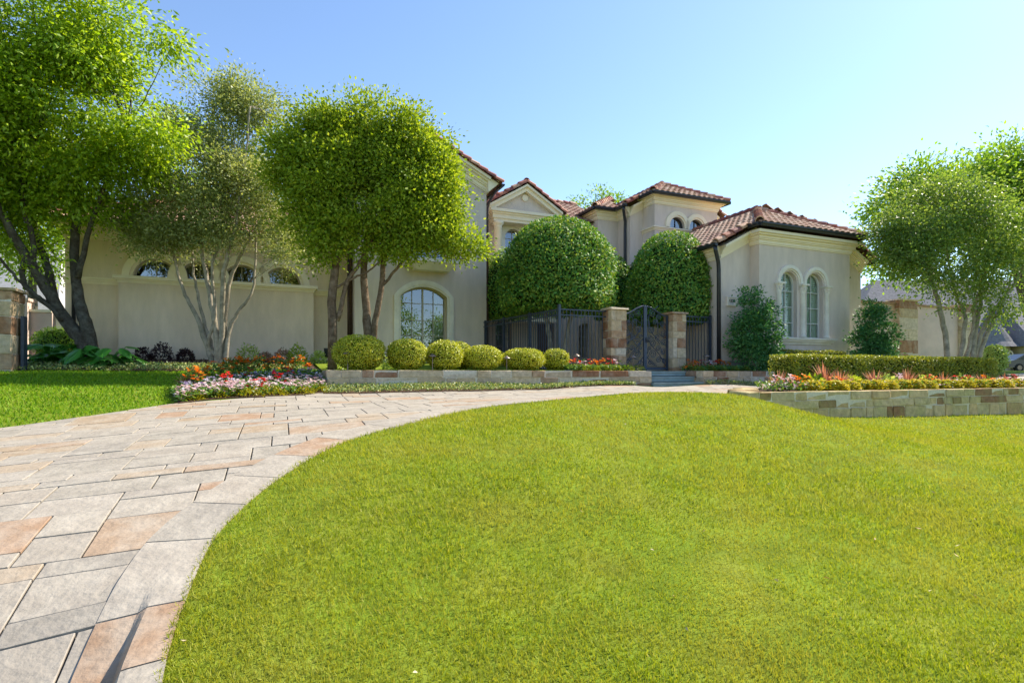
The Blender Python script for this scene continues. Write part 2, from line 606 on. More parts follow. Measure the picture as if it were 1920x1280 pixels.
def slab_mesh(poly, zf, thick=.05, lip=.006):
    n = len(poly)
    c = np.mean(poly, axis=0)
    inn = [tuple(c + (np.array(p) - c) * (1 - lip / max(.05, np.linalg.norm(np.array(p) - c)))) for p in poly]
    za = zf(np.array([p[0] for p in poly]), np.array([p[1] for p in poly]))
    vs = [(p[0], p[1], z - thick) for p, z in zip(poly, za)] + [(p[0], p[1], z - .003) for p, z in zip(poly, za)] + [(p[0], p[1], z) for p, z in zip(inn, za)]
    fs = [tuple(2 * n + i for i in range(n))]
    for i in range(n):
        j = (i + 1) % n
        fs += [(i, j, n + j, n + i), (n + i, n + j, 2 * n + j, 2 * n + i)]
    return vs, fs


def clip_half(poly, p, nrm):
    out = []
    for i in range(len(poly)):
        a, b = np.array(poly[i]), np.array(poly[(i + 1) % len(poly)])
        da, db = np.dot(a - p, nrm), np.dot(b - p, nrm)
        if da >= 0:
            out.append(tuple(a))
        if (da > 0 > db) or (da < 0 < db):
            out.append(tuple(a + (b - a) * da / (da - db)))
    return out


U0 = .185
gs0, gt0, gs1, gt1 = -16.0, -1.5, 33.0, 17.0
NS, NT = int((gs1 - gs0) / U0), int((gt1 - gt0) / U0)
occ = np.zeros((NS, NT), bool)
cxs, cts = np.meshgrid(gs0 + (np.arange(NS) + .5) * U0, gt0 + (np.arange(NT) + .5) * U0, indexing='ij')
wx, wy = UX * cxs - UY * cts, UY * cxs + UX * cts
near = inpoly(wx, wy, REGION)
grow = near.copy()
for dx in range(-3, 4):
    for dy in range(-3, 4):
        grow |= np.roll(np.roll(near, dx, 0), dy, 1)
occ[~grow] = True
SIZES = [(4, 2), (3, 2), (4, 3), (3, 3), (2, 2), (4, 1), (3, 1), (5, 3), (2, 1), (2, 3), (4, 4)]
WTS = [12, 12, 14, 13, 8, 4, 4, 10, 3, 8, 5]
rs = random.Random(11)
for i in range(NS):
    for j in range(NT):
        if occ[i, j]:
            continue
        w, h = rs.choices(SIZES, WTS)[0]
        if rs.random() < .12:
            w, h = h, w
        while w > 1 and (i + w > NS or occ[i:i + w, j].any()):
            w -= 1
        while h > 1 and (j + h > NT or occ[i:i + w, j:j + h].any()):
            h -= 1
        occ[i:i + w, j:j + h] = True
        g = .0065
        a0, a1, b0, b1 = gs0 + i * U0 + g, gs0 + (i + w) * U0 - g, gt0 + j * U0 + g, gt0 + (j + h) * U0 - g
        poly = []
        nsb, ntb = max(1, w // 2), max(1, h // 2)
        for q in range(nsb):
            poly.append(w2(a0 + (a1 - a0) * q / nsb, b0))
        for q in range(ntb):
            poly.append(w2(a1, b0 + (b1 - b0) * q / ntb))
        for q in range(nsb):
            poly.append(w2(a1 - (a1 - a0) * q / nsb, b1))
        for q in range(ntb):
            poly.append(w2(a0, b1 - (b1 - b0) * q / ntb))
        c = np.mean(poly, axis=0)
        P = np.array(poly)
        ins = inpoly(P[:, 0], P[:, 1], REGION)
        if not ins.all():
            d = np.linalg.norm(INB - c, axis=1)
            if d.min() < 1.0:                    # cut along the border curve, tucked just under it
                dense = np.array([np.array(poly[q]) * (1 - f) + np.array(poly[(q + 1) % len(poly)]) * f for q in range(len(poly)) for f in np.linspace(0, 1, 8, endpoint=False)])
                di = inpoly(dense[:, 0], dense[:, 1], REGION_T)
                if not di.any():
                    continue
                if not di.all():
                    st_ = next(q for q in range(len(di)) if di[q] and not di[q - 1])
                    order = [(st_ + q) % len(di) for q in range(len(di))]
                    run = []
                    for q in order:
                        if not di[q]:
                            break
                        run.append(q)
                    keep_ = [tuple(dense[q]) for n__, q in enumerate(run) if n__ in (0, len(run) - 1) or q % 8 == 0]
                    kL = np.linalg.norm(INT - dense[run[-1]], axis=1).argmin()
                    kF = np.linalg.norm(INT - dense[run[0]], axis=1).argmin()
                    mid = [tuple(INT[q]) for q in (range(kL, kF + 1) if kL <= kF else range(kL, kF - 1, -1))]
                    poly = keep_ + mid
                    if len(poly) < 3:
                        continue
                P = np.array(poly)
            d = np.linalg.norm(OUT[:, None, :] - P[None], axis=2)
            if d.min() < 1.3:
                for kk in sorted(set(d.argmin(0))):
                    if len(poly) > 2:
                        poly = clip_half(poly, OUT[kk] - OUT_N[kk] * .006, -OUT_N[kk])
            if len(poly) < 3:
                continue
            P = np.array(poly)
            if not inpoly(P[:, 0], P[:, 1], REGION).any():
                continue
        area = .5 * abs(sum(P[q, 0] * P[q - 1, 1] - P[q - 1, 0] * P[q, 1] for q in range(len(P))))
        if area < .002:
            continue
        Y = max(.8, P[:, 1].mean())
        vis = abs(P[:, 0].mean()) < Y * .98 + .4 and P[:, 1].max() > 2.0
        hj = rs.uniform(.004, .012)
        slabs.append((area / Y ** 3 * (1 if vis else .001), poly, lambda x, y, hj=hj: G(x, y) - drop(y) + hj))
# border course along the lawn: long stones, rolled into a kerb near the street
L = np.r_[0, np.cumsum(np.linalg.norm(np.diff(INN, axis=0), axis=1))]
border = []
q = 0.0
while q < L[-1] - .3:
    ln = rs.uniform(.5, .85)
    a, b = q + .006, min(q + ln - .006, L[-1])
    border.append((a, b))
    q += ln


def at_len(q, off):
    x = np.interp(q, L, INN[:, 0])
    y = np.interp(q, L, INN[:, 1])
    nx_, ny_ = np.interp(q, L, INN_N[:, 0]), np.interp(q, L, INN_N[:, 1])
    return x + nx_ * off, y + ny_ * off


def border_mesh(a, b):
    offs = [-.03, .05, .13, .155, .172, .188, .205, .25, BW - .004]
    rows = 10
    vs = []
    for r in range(rows + 1):
        qq = a + (b - a) * r / rows
        for o in offs:
            x, y = at_len(qq, o)
            k = min(1, max(0, (o - .15) / .06))
            k = k * k * (3 - 2 * k)
            vs.append((x, y, g1(x, y) - float(drop(y)) * k + .016))
    m = len(offs)
    fs = []
    for r in range(rows):
        for c in range(m - 1):
            fs.append((r * m + c, r * m + c + 1, (r + 1) * m + c + 1, (r + 1) * m + c))
    nb = len(vs)
    loop = list(range(m)) + [r * m + m - 1 for r in range(1, rows + 1)] + [rows * m + c for c in range(m - 2, -1, -1)] + [r * m for r in range(rows - 1, 0, -1)]
    vs += [(vs[i][0], vs[i][1], vs[i][2] - .06) for i in loop]
    for i in range(len(loop)):
        j = (i + 1) % len(loop)
        fs.append((loop[i], nb + i, nb + j, loop[j]))
    return vs, fs


slabs.sort(key=lambda a: -a[0])
NB = 34
rest = MB()
for i, (w_, poly, zf) in enumerate(slabs):
    vs, fs = slab_mesh(poly, zf)
    if i < 300 - NB:
        m_ = MB()
        m_.add(vs, fs)
        m_.build('paving_slab', SLAB, drive)
    else:
        rest.add(vs, fs)
for i, (a, b) in enumerate(border):
    vs, fs = border_mesh(a, b)
    x, y = at_len(a, 0)
    if y > 1.9 and i < NB + 5:
        m_ = MB()
        m_.add(vs, fs)
        m_.build('border_slab', SLAB, drive, smooth=False)
    else:
        rest.add(vs, fs)
o = rest.build('paving_slabs_far', SLAB_I, drive)
tag(o, kind='stuff')

# ------------------------------------------------------------------ stone block templates and walls


def stone_template(seed):
    r = random.Random(seed)
    bm = bmesh.new()
    bmesh.ops.create_cube(bm, size=1)
    bmesh.ops.bevel(bm, geom=bm.edges[:], offset=.05, segments=1, affect='EDGES')
    for v in bm.verts:
        v.co += Vector((r.uniform(-.028, .028), r.uniform(-.05, .05), r.uniform(-.022, .022)))
    me = bpy.data.meshes.new('stone_block')
    bm.to_mesh(me)
    bm.free()
    return me


ST_TPL = [stone_template(i) for i in range(5)]
ST_MOSS = [m.copy() for m in ST_TPL]
ROT = Matrix.Rotation(ANG, 4, 'Z')


def stone(parent, s0, s1, t0, t1, z0, z1, material=None, name='stone'):
    me = random.choice(ST_MOSS if material is MOSSY else ST_TPL)
    c = W((s0 + s1) / 2, (t0 + t1) / 2, (z0 + z1) / 2)
    return put(name, me, material or STONE, parent, Matrix.Translation(c) @ ROT @ Matrix.Diagonal((s1 - s0, t1 - t0, z1 - z0, 1)))


def course_wall(root, s0, s1, t0, depth, courses, material, lens=(.3, .75), core=True):
    if core:
        m_ = MB()
        m_.box(s0 + .02, s1 - .02, t0 + .02, t0 + depth - .02, courses[-1] + .01, courses[0] - .015)
        m_.build('mortar_core', MORTAR, root)
    for zt, zb_ in zip(courses[:-1], courses[1:]):
        s = s0
        while s < s1 - .05:
            ln = random.uniform(*lens) * (1 if random.random() > .2 else .45)
            e = s + ln
            if s1 - e < .25:
                e = s1
            j = random.uniform(-.02, .018)
            stone(root, s + .008, e - .008, t0 + j, t0 + depth, zb_ + .007, zt - .007, material)
            s = e


SW0 = ST(612, 13.3)
rw = thing('retaining_wall', 'low tan limestone retaining wall below the round clipped shrubs', 'wall', W(5, 13.4, -.45))
course_wall(rw, SW0, ST(1224, 13.25), 13.3, .32, [.085, -.105, -.275, -.5], STONE, (.5, 1.15))
s = SW0
for zt, zb_ in zip([.085, -.105, -.275], [-.105, -.275, -.5]):
    stone(rw, SW0, SW0 + .32, 13.64, 14.2, zb_ + .007, zt - .007)
    stone(rw, SW0, SW0 + .32, 14.21, 14.9, zb_ + .007, zt - .007)
rw2 = thing('retaining_wall', 'low limestone retaining wall between blue steps and the arched window wing', 'wall', W(16, 13.4, -.45))
SRW = ST(1320, 13.2)
course_wall(rw2, SRW, 24, 13.25, .32, [.085, -.105, -.275, -.5], STONE, (.3, .7))
for zt, zb_ in zip([.085, -.105, -.275], [-.105, -.275, -.5]):
    stone(rw2, SRW, SRW + .3, 13.58, 14.1, zb_ + .007, zt - .007)
    stone(rw2, SRW, SRW + .3, 14.11, 14.55, zb_ + .007, zt - .007)
stp = thing('stone_steps', 'three blue-grey flagstone steps leading up to the iron gate', 'steps', W(11, 13.6, -.45))
for i in range(3):
    m_ = MB()
    t0 = 13.22 + .4 * i
    z1 = -.26 + .165 * i
    m_.box(ST(1224, 13.25) + .01, SRW - .01, t0, 15.0 - .01 * i, z1 - .145 - (.2 if i == 0 else 0), z1 - .04)
    m_.box(ST(1224, 13.25) + .008, SRW - .008, t0 - .03, 15.0 - .01 * i, z1 - .038, z1)
    m_.build('step', SLATE_STEP, stp)
# terrace lawn
ns_, nt_ = 70, 24
ss = np.linspace(SW0 + .05, 30, ns_)
tt = np.r_[np.linspace(13.55, 16, 10), np.linspace(16.5, 25, nt_ - 10)]
sg, tg = np.meshgrid(ss, tt, indexing='ij')
cut = (sg > ST(1224, 13.25) - .4) & (sg < SRW + .4) & (tg < 14.7)
zz = TZ(sg, tg) - np.where(cut, .62, 0)
V = np.stack([UX * sg - UY * tg, UY * sg + UX * tg, zz + CAMZ], -1).reshape(-1, 3)
ii = (np.arange(ns_ - 1)[:, None] * nt_ + np.arange(nt_ - 1)).ravel()
me = bpy.data.meshes.new('terrace')
me.from_pydata(V.tolist(), [], np.stack([ii, ii + nt_, ii + nt_ + 1, ii + 1], 1).tolist())
tag(put('terrace_ground', me, SOIL), kind='structure')
# beds
lft = [w2(s, 16.7 + .15 * math.sin(s)) for s in (-17, -14, -11, -8, -5, -2.5, -.5, SW0)]
bed = strip('mulch_bed', lft, [w2(s, 21.2) for s in (-17, -12, -6, -2, SW0)], 12, .02, MULCH)
tag(bed, kind='structure')
fb_front = [gp(*a) for a in [(335, 757, -.53), (400, 750, -.49), (480, 745, -.46), (560, 740, -.435), (612, 736, -.42)]]
fb_back = [w2(*p) for p in [(-1.95, 12.4), (-1.8, 13.4), (-1.35, 14.5), (-.4, 15.1), (SW0 - .1, 15.2)]]
fbed = strip('flower_bed_soil', fb_front, fb_back, 10, .02, MULCH)
tag(fbed, kind='structure')
gc_f = [gp(*a) for a in [(606, 737, -.42), (750, 735.3, -.42), (900, 733.3, -.42)]] + [w2(6, 12.77), w2(8.4, 13.0), w2(9.3, 13.12)]
gc_b = [w2(s, 13.32) for s in (SW0 - .1, 3, 5, 7, 8.4, 9.3)]
gcs = strip('ground_cover_soil', gc_f, gc_b, 6, .02, MULCH)
tag(gcs, kind='structure')
# ------------------------------------------------------------------ the house
house = thing('house', 'large taupe stucco house with red clay tile roofs and cast stone arches', 'house', W(9, 20, .2))


def tri_panel(outline, holes, Pf, Pin=None, mb=None):
    """Wall face with openings; Pf maps (a, z) to the face, Pin to the back of the reveal."""
    bm = bmesh.new()
    edges = []
    for loop in [outline] + holes:
        vs = [bm.verts.new((p[0], p[1], 0)) for p in loop]
        for i in range(len(vs)):
            edges.append(bm.edges.new((vs[i], vs[(i + 1) % len(vs)])))
    bmesh.ops.triangle_fill(bm, use_beauty=True, use_dissolve=False, edges=edges)
    bm.verts.index_update()
    mb = mb or MB()
    mb.add([Pf(v.co.x, v.co.y) for v in bm.verts], [tuple(v.index for v in f.verts) for f in bm.faces])
    bm.free()
    if Pin:
        for h in holes:
            n = len(h)
            mb.add([Pf(*p) for p in h] + [Pin(*p) for p in h], [(i, (i + 1) % n, n + (i + 1) % n, n + i) for i in range(n)])
    return mb


def arch(s0, s1, z0, zs, rise=None, n=18):        # closed outline, bottom left first, counter-clockwise
    c, r = (s0 + s1) / 2, (s1 - s0) / 2
    rise = r if rise is None else rise
    pts = [(s0, z0), (s1, z0)]
    if abs(rise - r) < 1e-6:
        pts += [(c + r * math.cos(a), zs + r * math.sin(a)) for a in np.linspace(0, math.pi, n)]
    else:
        R_ = (r * r + rise * rise) / (2 * rise)
        h = math.asin(min(1, r / R_))
        pts += [(c + R_ * math.sin(a), zs + rise - R_ + R_ * math.cos(a)) for a in np.linspace(h, -h, n)]
    return pts


def arch_top(s0, s1, zs, rise=None):
    c, r = (s0 + s1) / 2, (s1 - s0) / 2
    rise = r if rise is None else rise
    if rise <= 0:
        return lambda a: zs
    R_ = (r * r + rise * rise) / (2 * rise)
    return lambda a: zs + rise - R_ + math.sqrt(max(0, R_ * R_ - (a - c) ** 2))


def window(s0, s1, z0, zs, t, rise=None, cols=2, rows=(), depth=.22, fw=.045, bar=.022, glass=None, frame=None, room=1.2, mid=0, back=None, bmat=None, pane_d=.0):
    """Frame, bars and panes in an opening of the wall plane t; returns the opening outline."""
    op = arch(s0, s1, z0, zs, rise)
    glass, frame = glass or GLASS, frame or FRAME
    r = (s1 - s0) / 2
    rise_ = r if rise is None else rise
    ti = t + depth
    inn = arch(s0 + fw, s1 - fw, z0 + fw, zs, rise_ - fw * (1 if rise is None else .9))
    m_ = MB()
    m_.ring(op, inn, lambda a, z: W(a, ti - .05, z), lambda a, z: W(a, ti + .03, z), closed=True)
    win = m_.build('window', frame, house)
    top = arch_top(s0 + fw, s1 - fw, zs, rise_ - fw)
    ax = [s0 + fw + (s1 - s0 - 2 * fw) * i / cols for i in range(cols + 1)]
    zx = [z0 + fw] + [z for z in rows] + [zs + rise_]
    for i in range(1, cols):
        m_ = MB()
        b_ = bar * (2.4 if mid and i == cols // 2 else 1)
        m_.box(ax[i] - b_ / 2, ax[i] + b_ / 2, ti - .035, ti + .02, z0 + fw, top(ax[i]) - .005)
        m_.build('muntin', bmat or frame, win)
    for z in rows:
        half = r - fw
        if z > zs:
            R_ = ((r - fw) ** 2 + (rise_ - fw) ** 2) / (2 * (rise_ - fw))
            half = math.sqrt(max(0, R_ * R_ - (z - (zs + rise_ - fw - R_)) ** 2))
        m_ = MB()
        c = (s0 + s1) / 2
        m_.box(c - half, c + half, ti - .028, ti + .015, z - bar / 2, z + bar / 2)
        m_.build('muntin', bmat or frame, win)
    for i in range(cols):
        for j in range(len(zx) - 1):
            a0, a1, b0, b1 = ax[i], ax[i + 1], zx[j], zx[j + 1]
            up = [(a, min(b1, top(a))) for a in np.linspace(a1, a0, 7)]
            if max(p[1] for p in up) < b0 + .03:
                continue
            up = [(a, max(b0, z)) for a, z in up]
            m_ = MB()
            tl = random.uniform(-.0015, .0015)
            m_.add([W(a, ti + tl * (a - a0) / (a1 - a0), z) for a, z in [(a0, b0), (a1, b0)] + up], [tuple(range(9))])
            m_.build('pane', glass, win)
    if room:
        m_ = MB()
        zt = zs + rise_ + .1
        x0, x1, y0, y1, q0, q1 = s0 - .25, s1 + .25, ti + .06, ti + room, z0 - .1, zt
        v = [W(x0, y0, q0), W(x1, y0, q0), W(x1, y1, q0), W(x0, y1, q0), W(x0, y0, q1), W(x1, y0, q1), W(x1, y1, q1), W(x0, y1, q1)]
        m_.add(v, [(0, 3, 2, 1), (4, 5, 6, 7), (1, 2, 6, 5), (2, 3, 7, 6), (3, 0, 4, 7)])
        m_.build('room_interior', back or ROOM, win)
    return op, win


def surround(name, s0, s1, z0, zs, t, wdt, proj, rise=None, material=None, base=True, steps=2):
    m_ = MB()
    r = (s1 - s0) / 2
    rise_ = r if rise is None else rise
    for k in range(steps):
        a, b = wdt * k / steps * .55, wdt
        p = proj * (1 - .45 * k / max(1, steps - 1)) if steps > 1 else proj
        if k == 1:
            a, b = 0, wdt * .3
            p = proj * .55
        else:
            a = wdt * .3 if steps > 1 else 0
        o_ = arch(s0 - b, s1 + b, z0, zs, rise_ + b)
        i_ = arch(s0 - a, s1 + a, z0, zs, rise_ + a)
        o_, i_ = o_[1:] + o_[:1], i_[1:] + i_[:1]
        m_.ring(o_, i_, lambda x, z: W(x, t - p, z), lambda x, z: W(x, t + .02, z))
    return m_.build(name, material or TRIM, house)


def front_wall(t, outline, holes, thick=.22):
    m_ = tri_panel(outline, holes, lambda a, z: W(a, t, z), lambda a, z: W(a, t + thick, z))
    return m_


def side_wall(mb, s, t0, t1, z0, z1, z1b=None):
    z1b = z1 if z1b is None else z1b
    mb.add([W(s, t0, z0), W(s, t1, z0), W(s, t1, z1b), W(s, t0, z1)], [(0, 1, 2, 3)])


CORN = [(0, .05, .035), (.05, .16, .06), (.16, .21, .11), (.21, .30, .15), (.30, .36, .24), (.36, .46, .32)]


def cornice(mb, path, z, sc=1.0):
    """Stepped moulding along a plan path (s, t); the outside lies to the right of travel."""
    n = len(path)
    nrm = []
    for i in range(n - 1):
        d = np.array(path[i + 1]) - np.array(path[i])
        d = d / np.linalg.norm(d)
        nrm.append(np.array([d[1], -d[0]]))
    for z0, z1, p in CORN:
        z0, z1, p = z0 * sc, z1 * sc, p * sc
        out, inn = [], []
        for i in range(n):
            a = nrm[max(0, i - 1)]
            b = nrm[min(n - 2, i)]
            m = a + b
            m = m / max(.2, np.dot(m, a))
            out.append(np.array(path[i]) + m * p)
            inn.append(np.array(path[i]) - m * .02)
        for i in range(n - 1):
            q = [W(*out[i], z + z0), W(*out[i + 1], z + z0), W(*inn[i + 1], z + z0), W(*inn[i], z + z0),
                 W(*out[i], z + z1), W(*out[i + 1], z + z1), W(*inn[i + 1], z + z1), W(*inn[i], z + z1)]
            mb.hex(q)


def rake_corn(mb, s0, z0, s1, z1, t, sc=1.0, back=.3, flip=1):
    for a, b, p in CORN:
        a, b, p = a * sc, b * sc, p * sc
        q = []
        for zz in (a, b):
            q += [W(s0, t - p, z0 + zz), W(s1, t - p, z1 + zz), W(s1, t + back, z1 + zz), W(s0, t + back, z0 + zz)]
        mb.hex(q)


# ---- tiles
def tile_template():
    m_ = MB()
    n, ln, w = 5, .42, .145
    for r, (y, rr, lift) in enumerate([(0, w, .028), (ln, w * .86, .0)]):
        for k in range(n + 1):
            a = math.pi * k / n
            m_.v.append((-rr * math.cos(a), y, rr * .62 * math.sin(a) + lift))
    for k in range(n):
        m_.f.append((k, k + 1, n + 2 + k, n + 1 + k))
    b = len(m_.v)
    for k in range(n + 1):
        a = math.pi * k / n
        m_.v.append((-(w - .02) * math.cos(a), 0, (w - .02) * .62 * math.sin(a) + .012))
    for k in range(n):
        m_.f.append((k, b + k, b + k + 1, k + 1))
    return m_


TT = tile_template()
TT_ME = TT.mesh('roof_tile')
TTV = np.array(TT.v)


def cap_template(ln=.42, w=.15):
    m_ = MB()
    n = 6
    for y, rr, lift in [(0, w, .03), (.05, w * 1.0, .03), (ln, w * .84, .0)]:
        for k in range(n + 1):
            a = math.pi * (k / n) * 1.1 - .05 * math.pi
            m_.v.append((-rr * math.cos(a), y, rr * math.sin(a) + lift))
    for r in range(2):
        for k in range(n):
            m_.f.append((r * (n + 1) + k, r * (n + 1) + k + 1, (r + 1) * (n + 1) + k + 1, (r + 1) * (n + 1) + k))
    b = len(m_.v)
    for k in range(n + 1):
        a = math.pi * (k / n) * 1.1 - .05 * math.pi
        m_.v.append((-(w - .03) * math.cos(a), 0, (w - .03) * math.sin(a) + .02))
    for k in range(n):
        m_.f.append((k, b + k, b + k + 1, k + 1))
    return m_.mesh('ridge_tile')


CAP_ME = cap_template()
TILE_N = [0]


def frame_mat(o, x, y):
    x, y = Vector(x).normalized(), Vector(y).normalized()
    z = x.cross(y).normalized()
    if z.z < 0:
        z = -z
        x = -x
    M_ = Matrix((x, y, z)).transposed().to_4x4()
    M_.translation = o
    return M_


def roof_plane(roof, poly, single=False, col=.285, row=.36, tiles=True):
    """poly: (s, t, z) corners, the first edge is the eave. Underlay sheet plus barrel tiles."""
    P = [Vector(W(*p)) for p in poly]
    e = (P[1] - P[0]).normalized()
    nrm = None
    for i in range(2, len(P)):
        c = e.cross(P[i] - P[0])
        if c.length > 1e-4:
            nrm = c.normalized()
            break
    if nrm.z < 0:
        nrm = -nrm
    up = nrm.cross(e).normalized()
    if up.z < 0:
        up = -up
    roof['_v'] = 0
    ROOFS[roof.name].add([p + nrm * -.01 for p in P], [tuple(range(len(P)))])
    if not tiles:
        return
    q2 = [((p - P[0]).dot(e), (p - P[0]).dot(up)) for p in P]
    xs_ = [a for a, b in q2]
    ys_ = [b for a, b in q2]
    c0, c1 = int(math.floor(min(xs_) / col)), int(math.ceil(max(xs_) / col))
    for r in range(int(max(ys_) / row) + 1):
        for c in range(c0, c1 + 1):
            x, y = (c + .5) * col, r * row - .06
            if not inpoly(x, y + .2, q2):
                continue
            j = random.uniform(-.006, .006)
            M_ = frame_mat(P[0] + e * (x + j) + up * y + nrm * .012, e, up)
            if single and TILE_N[0] < 300:
                TILE_N[0] += 1
                put('roof_tile', TT_ME, TILE, roof, M_)
            else:
                R3 = np.array(M_)[:3, :3]
                vv = TTV @ R3.T + np.array(M_.translation)
                FIELD[roof.name].add([tuple(p) for p in vv], TT.f)


ROOFS, FIELD = {}, {}


def roof_begin(label):
    o = bpy.data.objects.new('roof', bpy.data.meshes.new('roof'))
    COL.objects.link(o)
    o.parent = house
    o.matrix_parent_inverse = BASES[house.name].inverted()
    if label:
        o['label'] = label
    ROOFS[o.name] = MB()
    FIELD[o.name] = MB()
    BASES[o.name] = Matrix()
    return o


def roof_end(o):
    del o['_v']
    o.data = ROOFS[o.name].mesh('roof')
    o.data.materials.append(UNDER)
    if FIELD[o.name].v:
        tag(FIELD[o.name].build('roof_tiles', TILE_I, o), kind='stuff')


def caps(roof, p0, p1, lift=.02, name='ridge_tile', step=.36):
    a, b = Vector(W(*p0)), Vector(W(*p1))
    d = b - a
    n = max(1, round(d.length / step))
    step = d.length / n
    d.normalize()
    side = d.cross(Vector((0, 0, 1))).normalized()
    for i in range(n):
        o_ = a + d * (i * step - .03) + Vector((0, 0, lift))
        put(name, CAP_ME, CAP, roof, frame_mat(o_, side, d))


def gutter(path):
    m_ = MB()
    for a, b in zip(path[:-1], path[1:]):
        a, b = np.array(a, float), np.array(b, float)
        d = (b - a)[:2]
        d = d / np.linalg.norm(d)
        n = np.array([d[1], -d[0]])
        pr = [(-.0, .0), (.10, .02), (.13, .07), (.13, .11), (.0, .11)]
        a2, b2 = a.copy(), b.copy()
        a2[:2] -= d * .0
        m_.prism(pr, lambda u, v, p=a2, n=n: W(p[0] + n[0] * u, p[1] + n[1] * u, p[2] + v), lambda u, v, p=b2, n=n: W(p[0] + n[0] * u, p[1] + n[1] * u, p[2] + v))
    return m_.build('gutter', BRONZE, house)


def downspout(pts, r=.055, material=None):
    m_ = MB()
    m_.tube([W(*p) for p in pts], r, 8)
    return m_.build('downspout', material or BRONZE, house, True)


# ================= left single-storey range
tL, tS = 21.3, 20.9
sL0 = ST(122, tL)
SG0, SG1, tG = ST(665, 20.0), ST(912, 20.0), 20.0
zLt = ZP(478, ST(560, tL), tL)
zLed = ZP(537, ST(588, tS), tS)
holes = []
lw = []
for pc in (292, 374, 453, 529):
    c = ST(pc, tL)
    r = .62
    z0 = zLed + .05
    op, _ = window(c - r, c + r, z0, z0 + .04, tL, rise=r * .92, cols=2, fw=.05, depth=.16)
    holes.append(op)
    surround('window_surround', c - r, c + r, z0, z0 + .04, tL, .30, .10, rise=r * .92)
m_ = front_wall(tL, [(sL0, -.4), (SG0 + .1, -.4), (SG0 + .1, zLt), (sL0, zLt)], holes)
side_wall(m_, sL0, tL, 28, -.4, zLt)
m_.build('wall', STUCCO_LIT, house)
sS0, sS1 = ST(222, tS), ST(588, tS)
m_ = MB()
m_.box(sS0, sS1, tS, tL + .02, -.4, zLed - .22)
m_.build('wall_panel', STUCCO_LIT, house)
m_ = MB()
for k, (p, a, b) in enumerate([(.03, .22, .15), (.07, .15, .10), (.13, .10, .0)]):
    m_.box(sS0 - p, sS1 + p, tS - p, tL + .015, zLed - a, zLed - b)
m_.build('ledge', TRIM, house)
zb = ZP(545, ST(620, tL), tL)
for a, b in ((sL0, sS0 - .05), (sS1 + .05, SG0 - .12)):
    m_ = MB()
    for k, (p, x, y) in enumerate([(.03, .2, .12), (.07, .12, .05), (.11, .05, .0)]):
        m_.box(a - p * .5, b, tL - p, tL + .01, zb - x, zb - y)
    m_.build('string_course', TRIM, house)
m_ = MB()
cornice(m_, [(sL0, 28), (sL0, tL), (SG0 + .02, tL)], zLt - .02, 1.1)
m_.build('cornice', TRIM, house)
zLe = zLt + .50
roof = roof_begin('clay tile roof over the single-storey garage range')
e0 = tL - .42
h = 4.6
roof_plane(roof, [(sL0 - .42, e0, zLe), (SG0 + .1, e0, zLe), (SG0 + .1, e0 + h, zLe + h * .5), (sL0 - .42 + h, e0 + h, zLe + h * .5)])
roof_plane(roof, [(sL0 - .42, e0 + 2 * h, zLe), (sL0 - .42, e0, zLe), (sL0 - .42 + h, e0 + h, zLe + h * .5)])
caps(roof, (sL0 - .42, e0, zLe + .05), (sL0 - .42 + h, e0 + h, zLe + h * .5 + .05), .05)
caps(roof, (sL0 - .42 + h, e0 + h, zLe + h * .5), (SG0 + .1, e0 + h, zLe + h * .5), .05)
roof_end(roof)
gutter([(sL0 - .42, e0, zLe - .09), (SG0 + .02, e0, zLe - .09)])
downspout([(ST(140, tL), tL - .4, zLe - .05), (ST(140, tL), tL - .1, zLe - .5), (ST(140, tL), tL - .08, .3)])

# ================= two-storey gable block
zGt = ZP(363, SG1, tG)
gc = (SG0 + SG1) / 2
pit = .5
zGa = zGt + pit * (SG1 - gc)
w0, w1 = ST(751, tG), ST(838, tG)
zw0, zws, zwt = .75, ZP(556, (w0 + w1) / 2, tG), ZP(538, (w0 + w1) / 2, tG)
rows = [zw0 + (zws - zw0) * f + .0 for f in (.30, .58, .86)]
zst = ZP(645, gc, tG)
rows = [ZP(y, (w0 + w1) / 2, tG) for y in (629, 600, 568)]
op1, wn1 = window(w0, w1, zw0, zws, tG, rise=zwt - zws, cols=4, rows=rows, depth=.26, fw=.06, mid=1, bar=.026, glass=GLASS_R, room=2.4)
surround('window_surround', w0, w1, zw0 - .1, zws, tG, .24, .07, rise=zwt - zws, material=TRIM_W)
m_ = MB()
for k in range(9):                               # gathered curtain beside the glass
    a = w1 - .42 + k * .047
    m_.tube([W(a, tG + .42 + .03 * (k % 2), zw0), W(a, tG + .42 + .03 * (k % 2), zwt - .05)], .03, 6)
m_.build('curtain', CURTAIN, wn1)
# balcony window upstairs, mostly behind the tree
b0, b1 = ST(775, tG), ST(838, tG)
zb0 = ZP(488, gc, tG)
op2, wn2 = window(b0, b1, zb0, zb0 + 1.75, tG, rise=.35, cols=4, rows=[zb0 + .5, zb0 + 1.0, zb0 + 1.5], depth=.22, fw=.06, mid=1, glass=GLASS_R, room=1.6)
surround('window_surround', b0, b1, zb0, zb0 + 1.75, tG, .2, .06, rise=.35, material=TRIM_W)
m_ = front_wall(tG, [(SG0, -.4), (SG1, -.4), (SG1, zGt + .3), (gc, zGa + .3), (SG0, zGt + .3)], [op1, op2])
side_wall(m_, SG0, tG, 30, -.4, zGt + .3)
side_wall(m_, SG1, tG, 30, -.4, zGt + .3)
m_.build('wall', STUCCO, house)
m_ = MB()
m_.prism([(b0 - .25, zb0 - .16), (b1 + .25, zb0 - .16), (b1 + .25, zb0 - .04), (b0 - .25, zb0 - .04)], lambda a, z: W(a, tG - .7, z), lambda a, z: W(a, tG + .01, z))
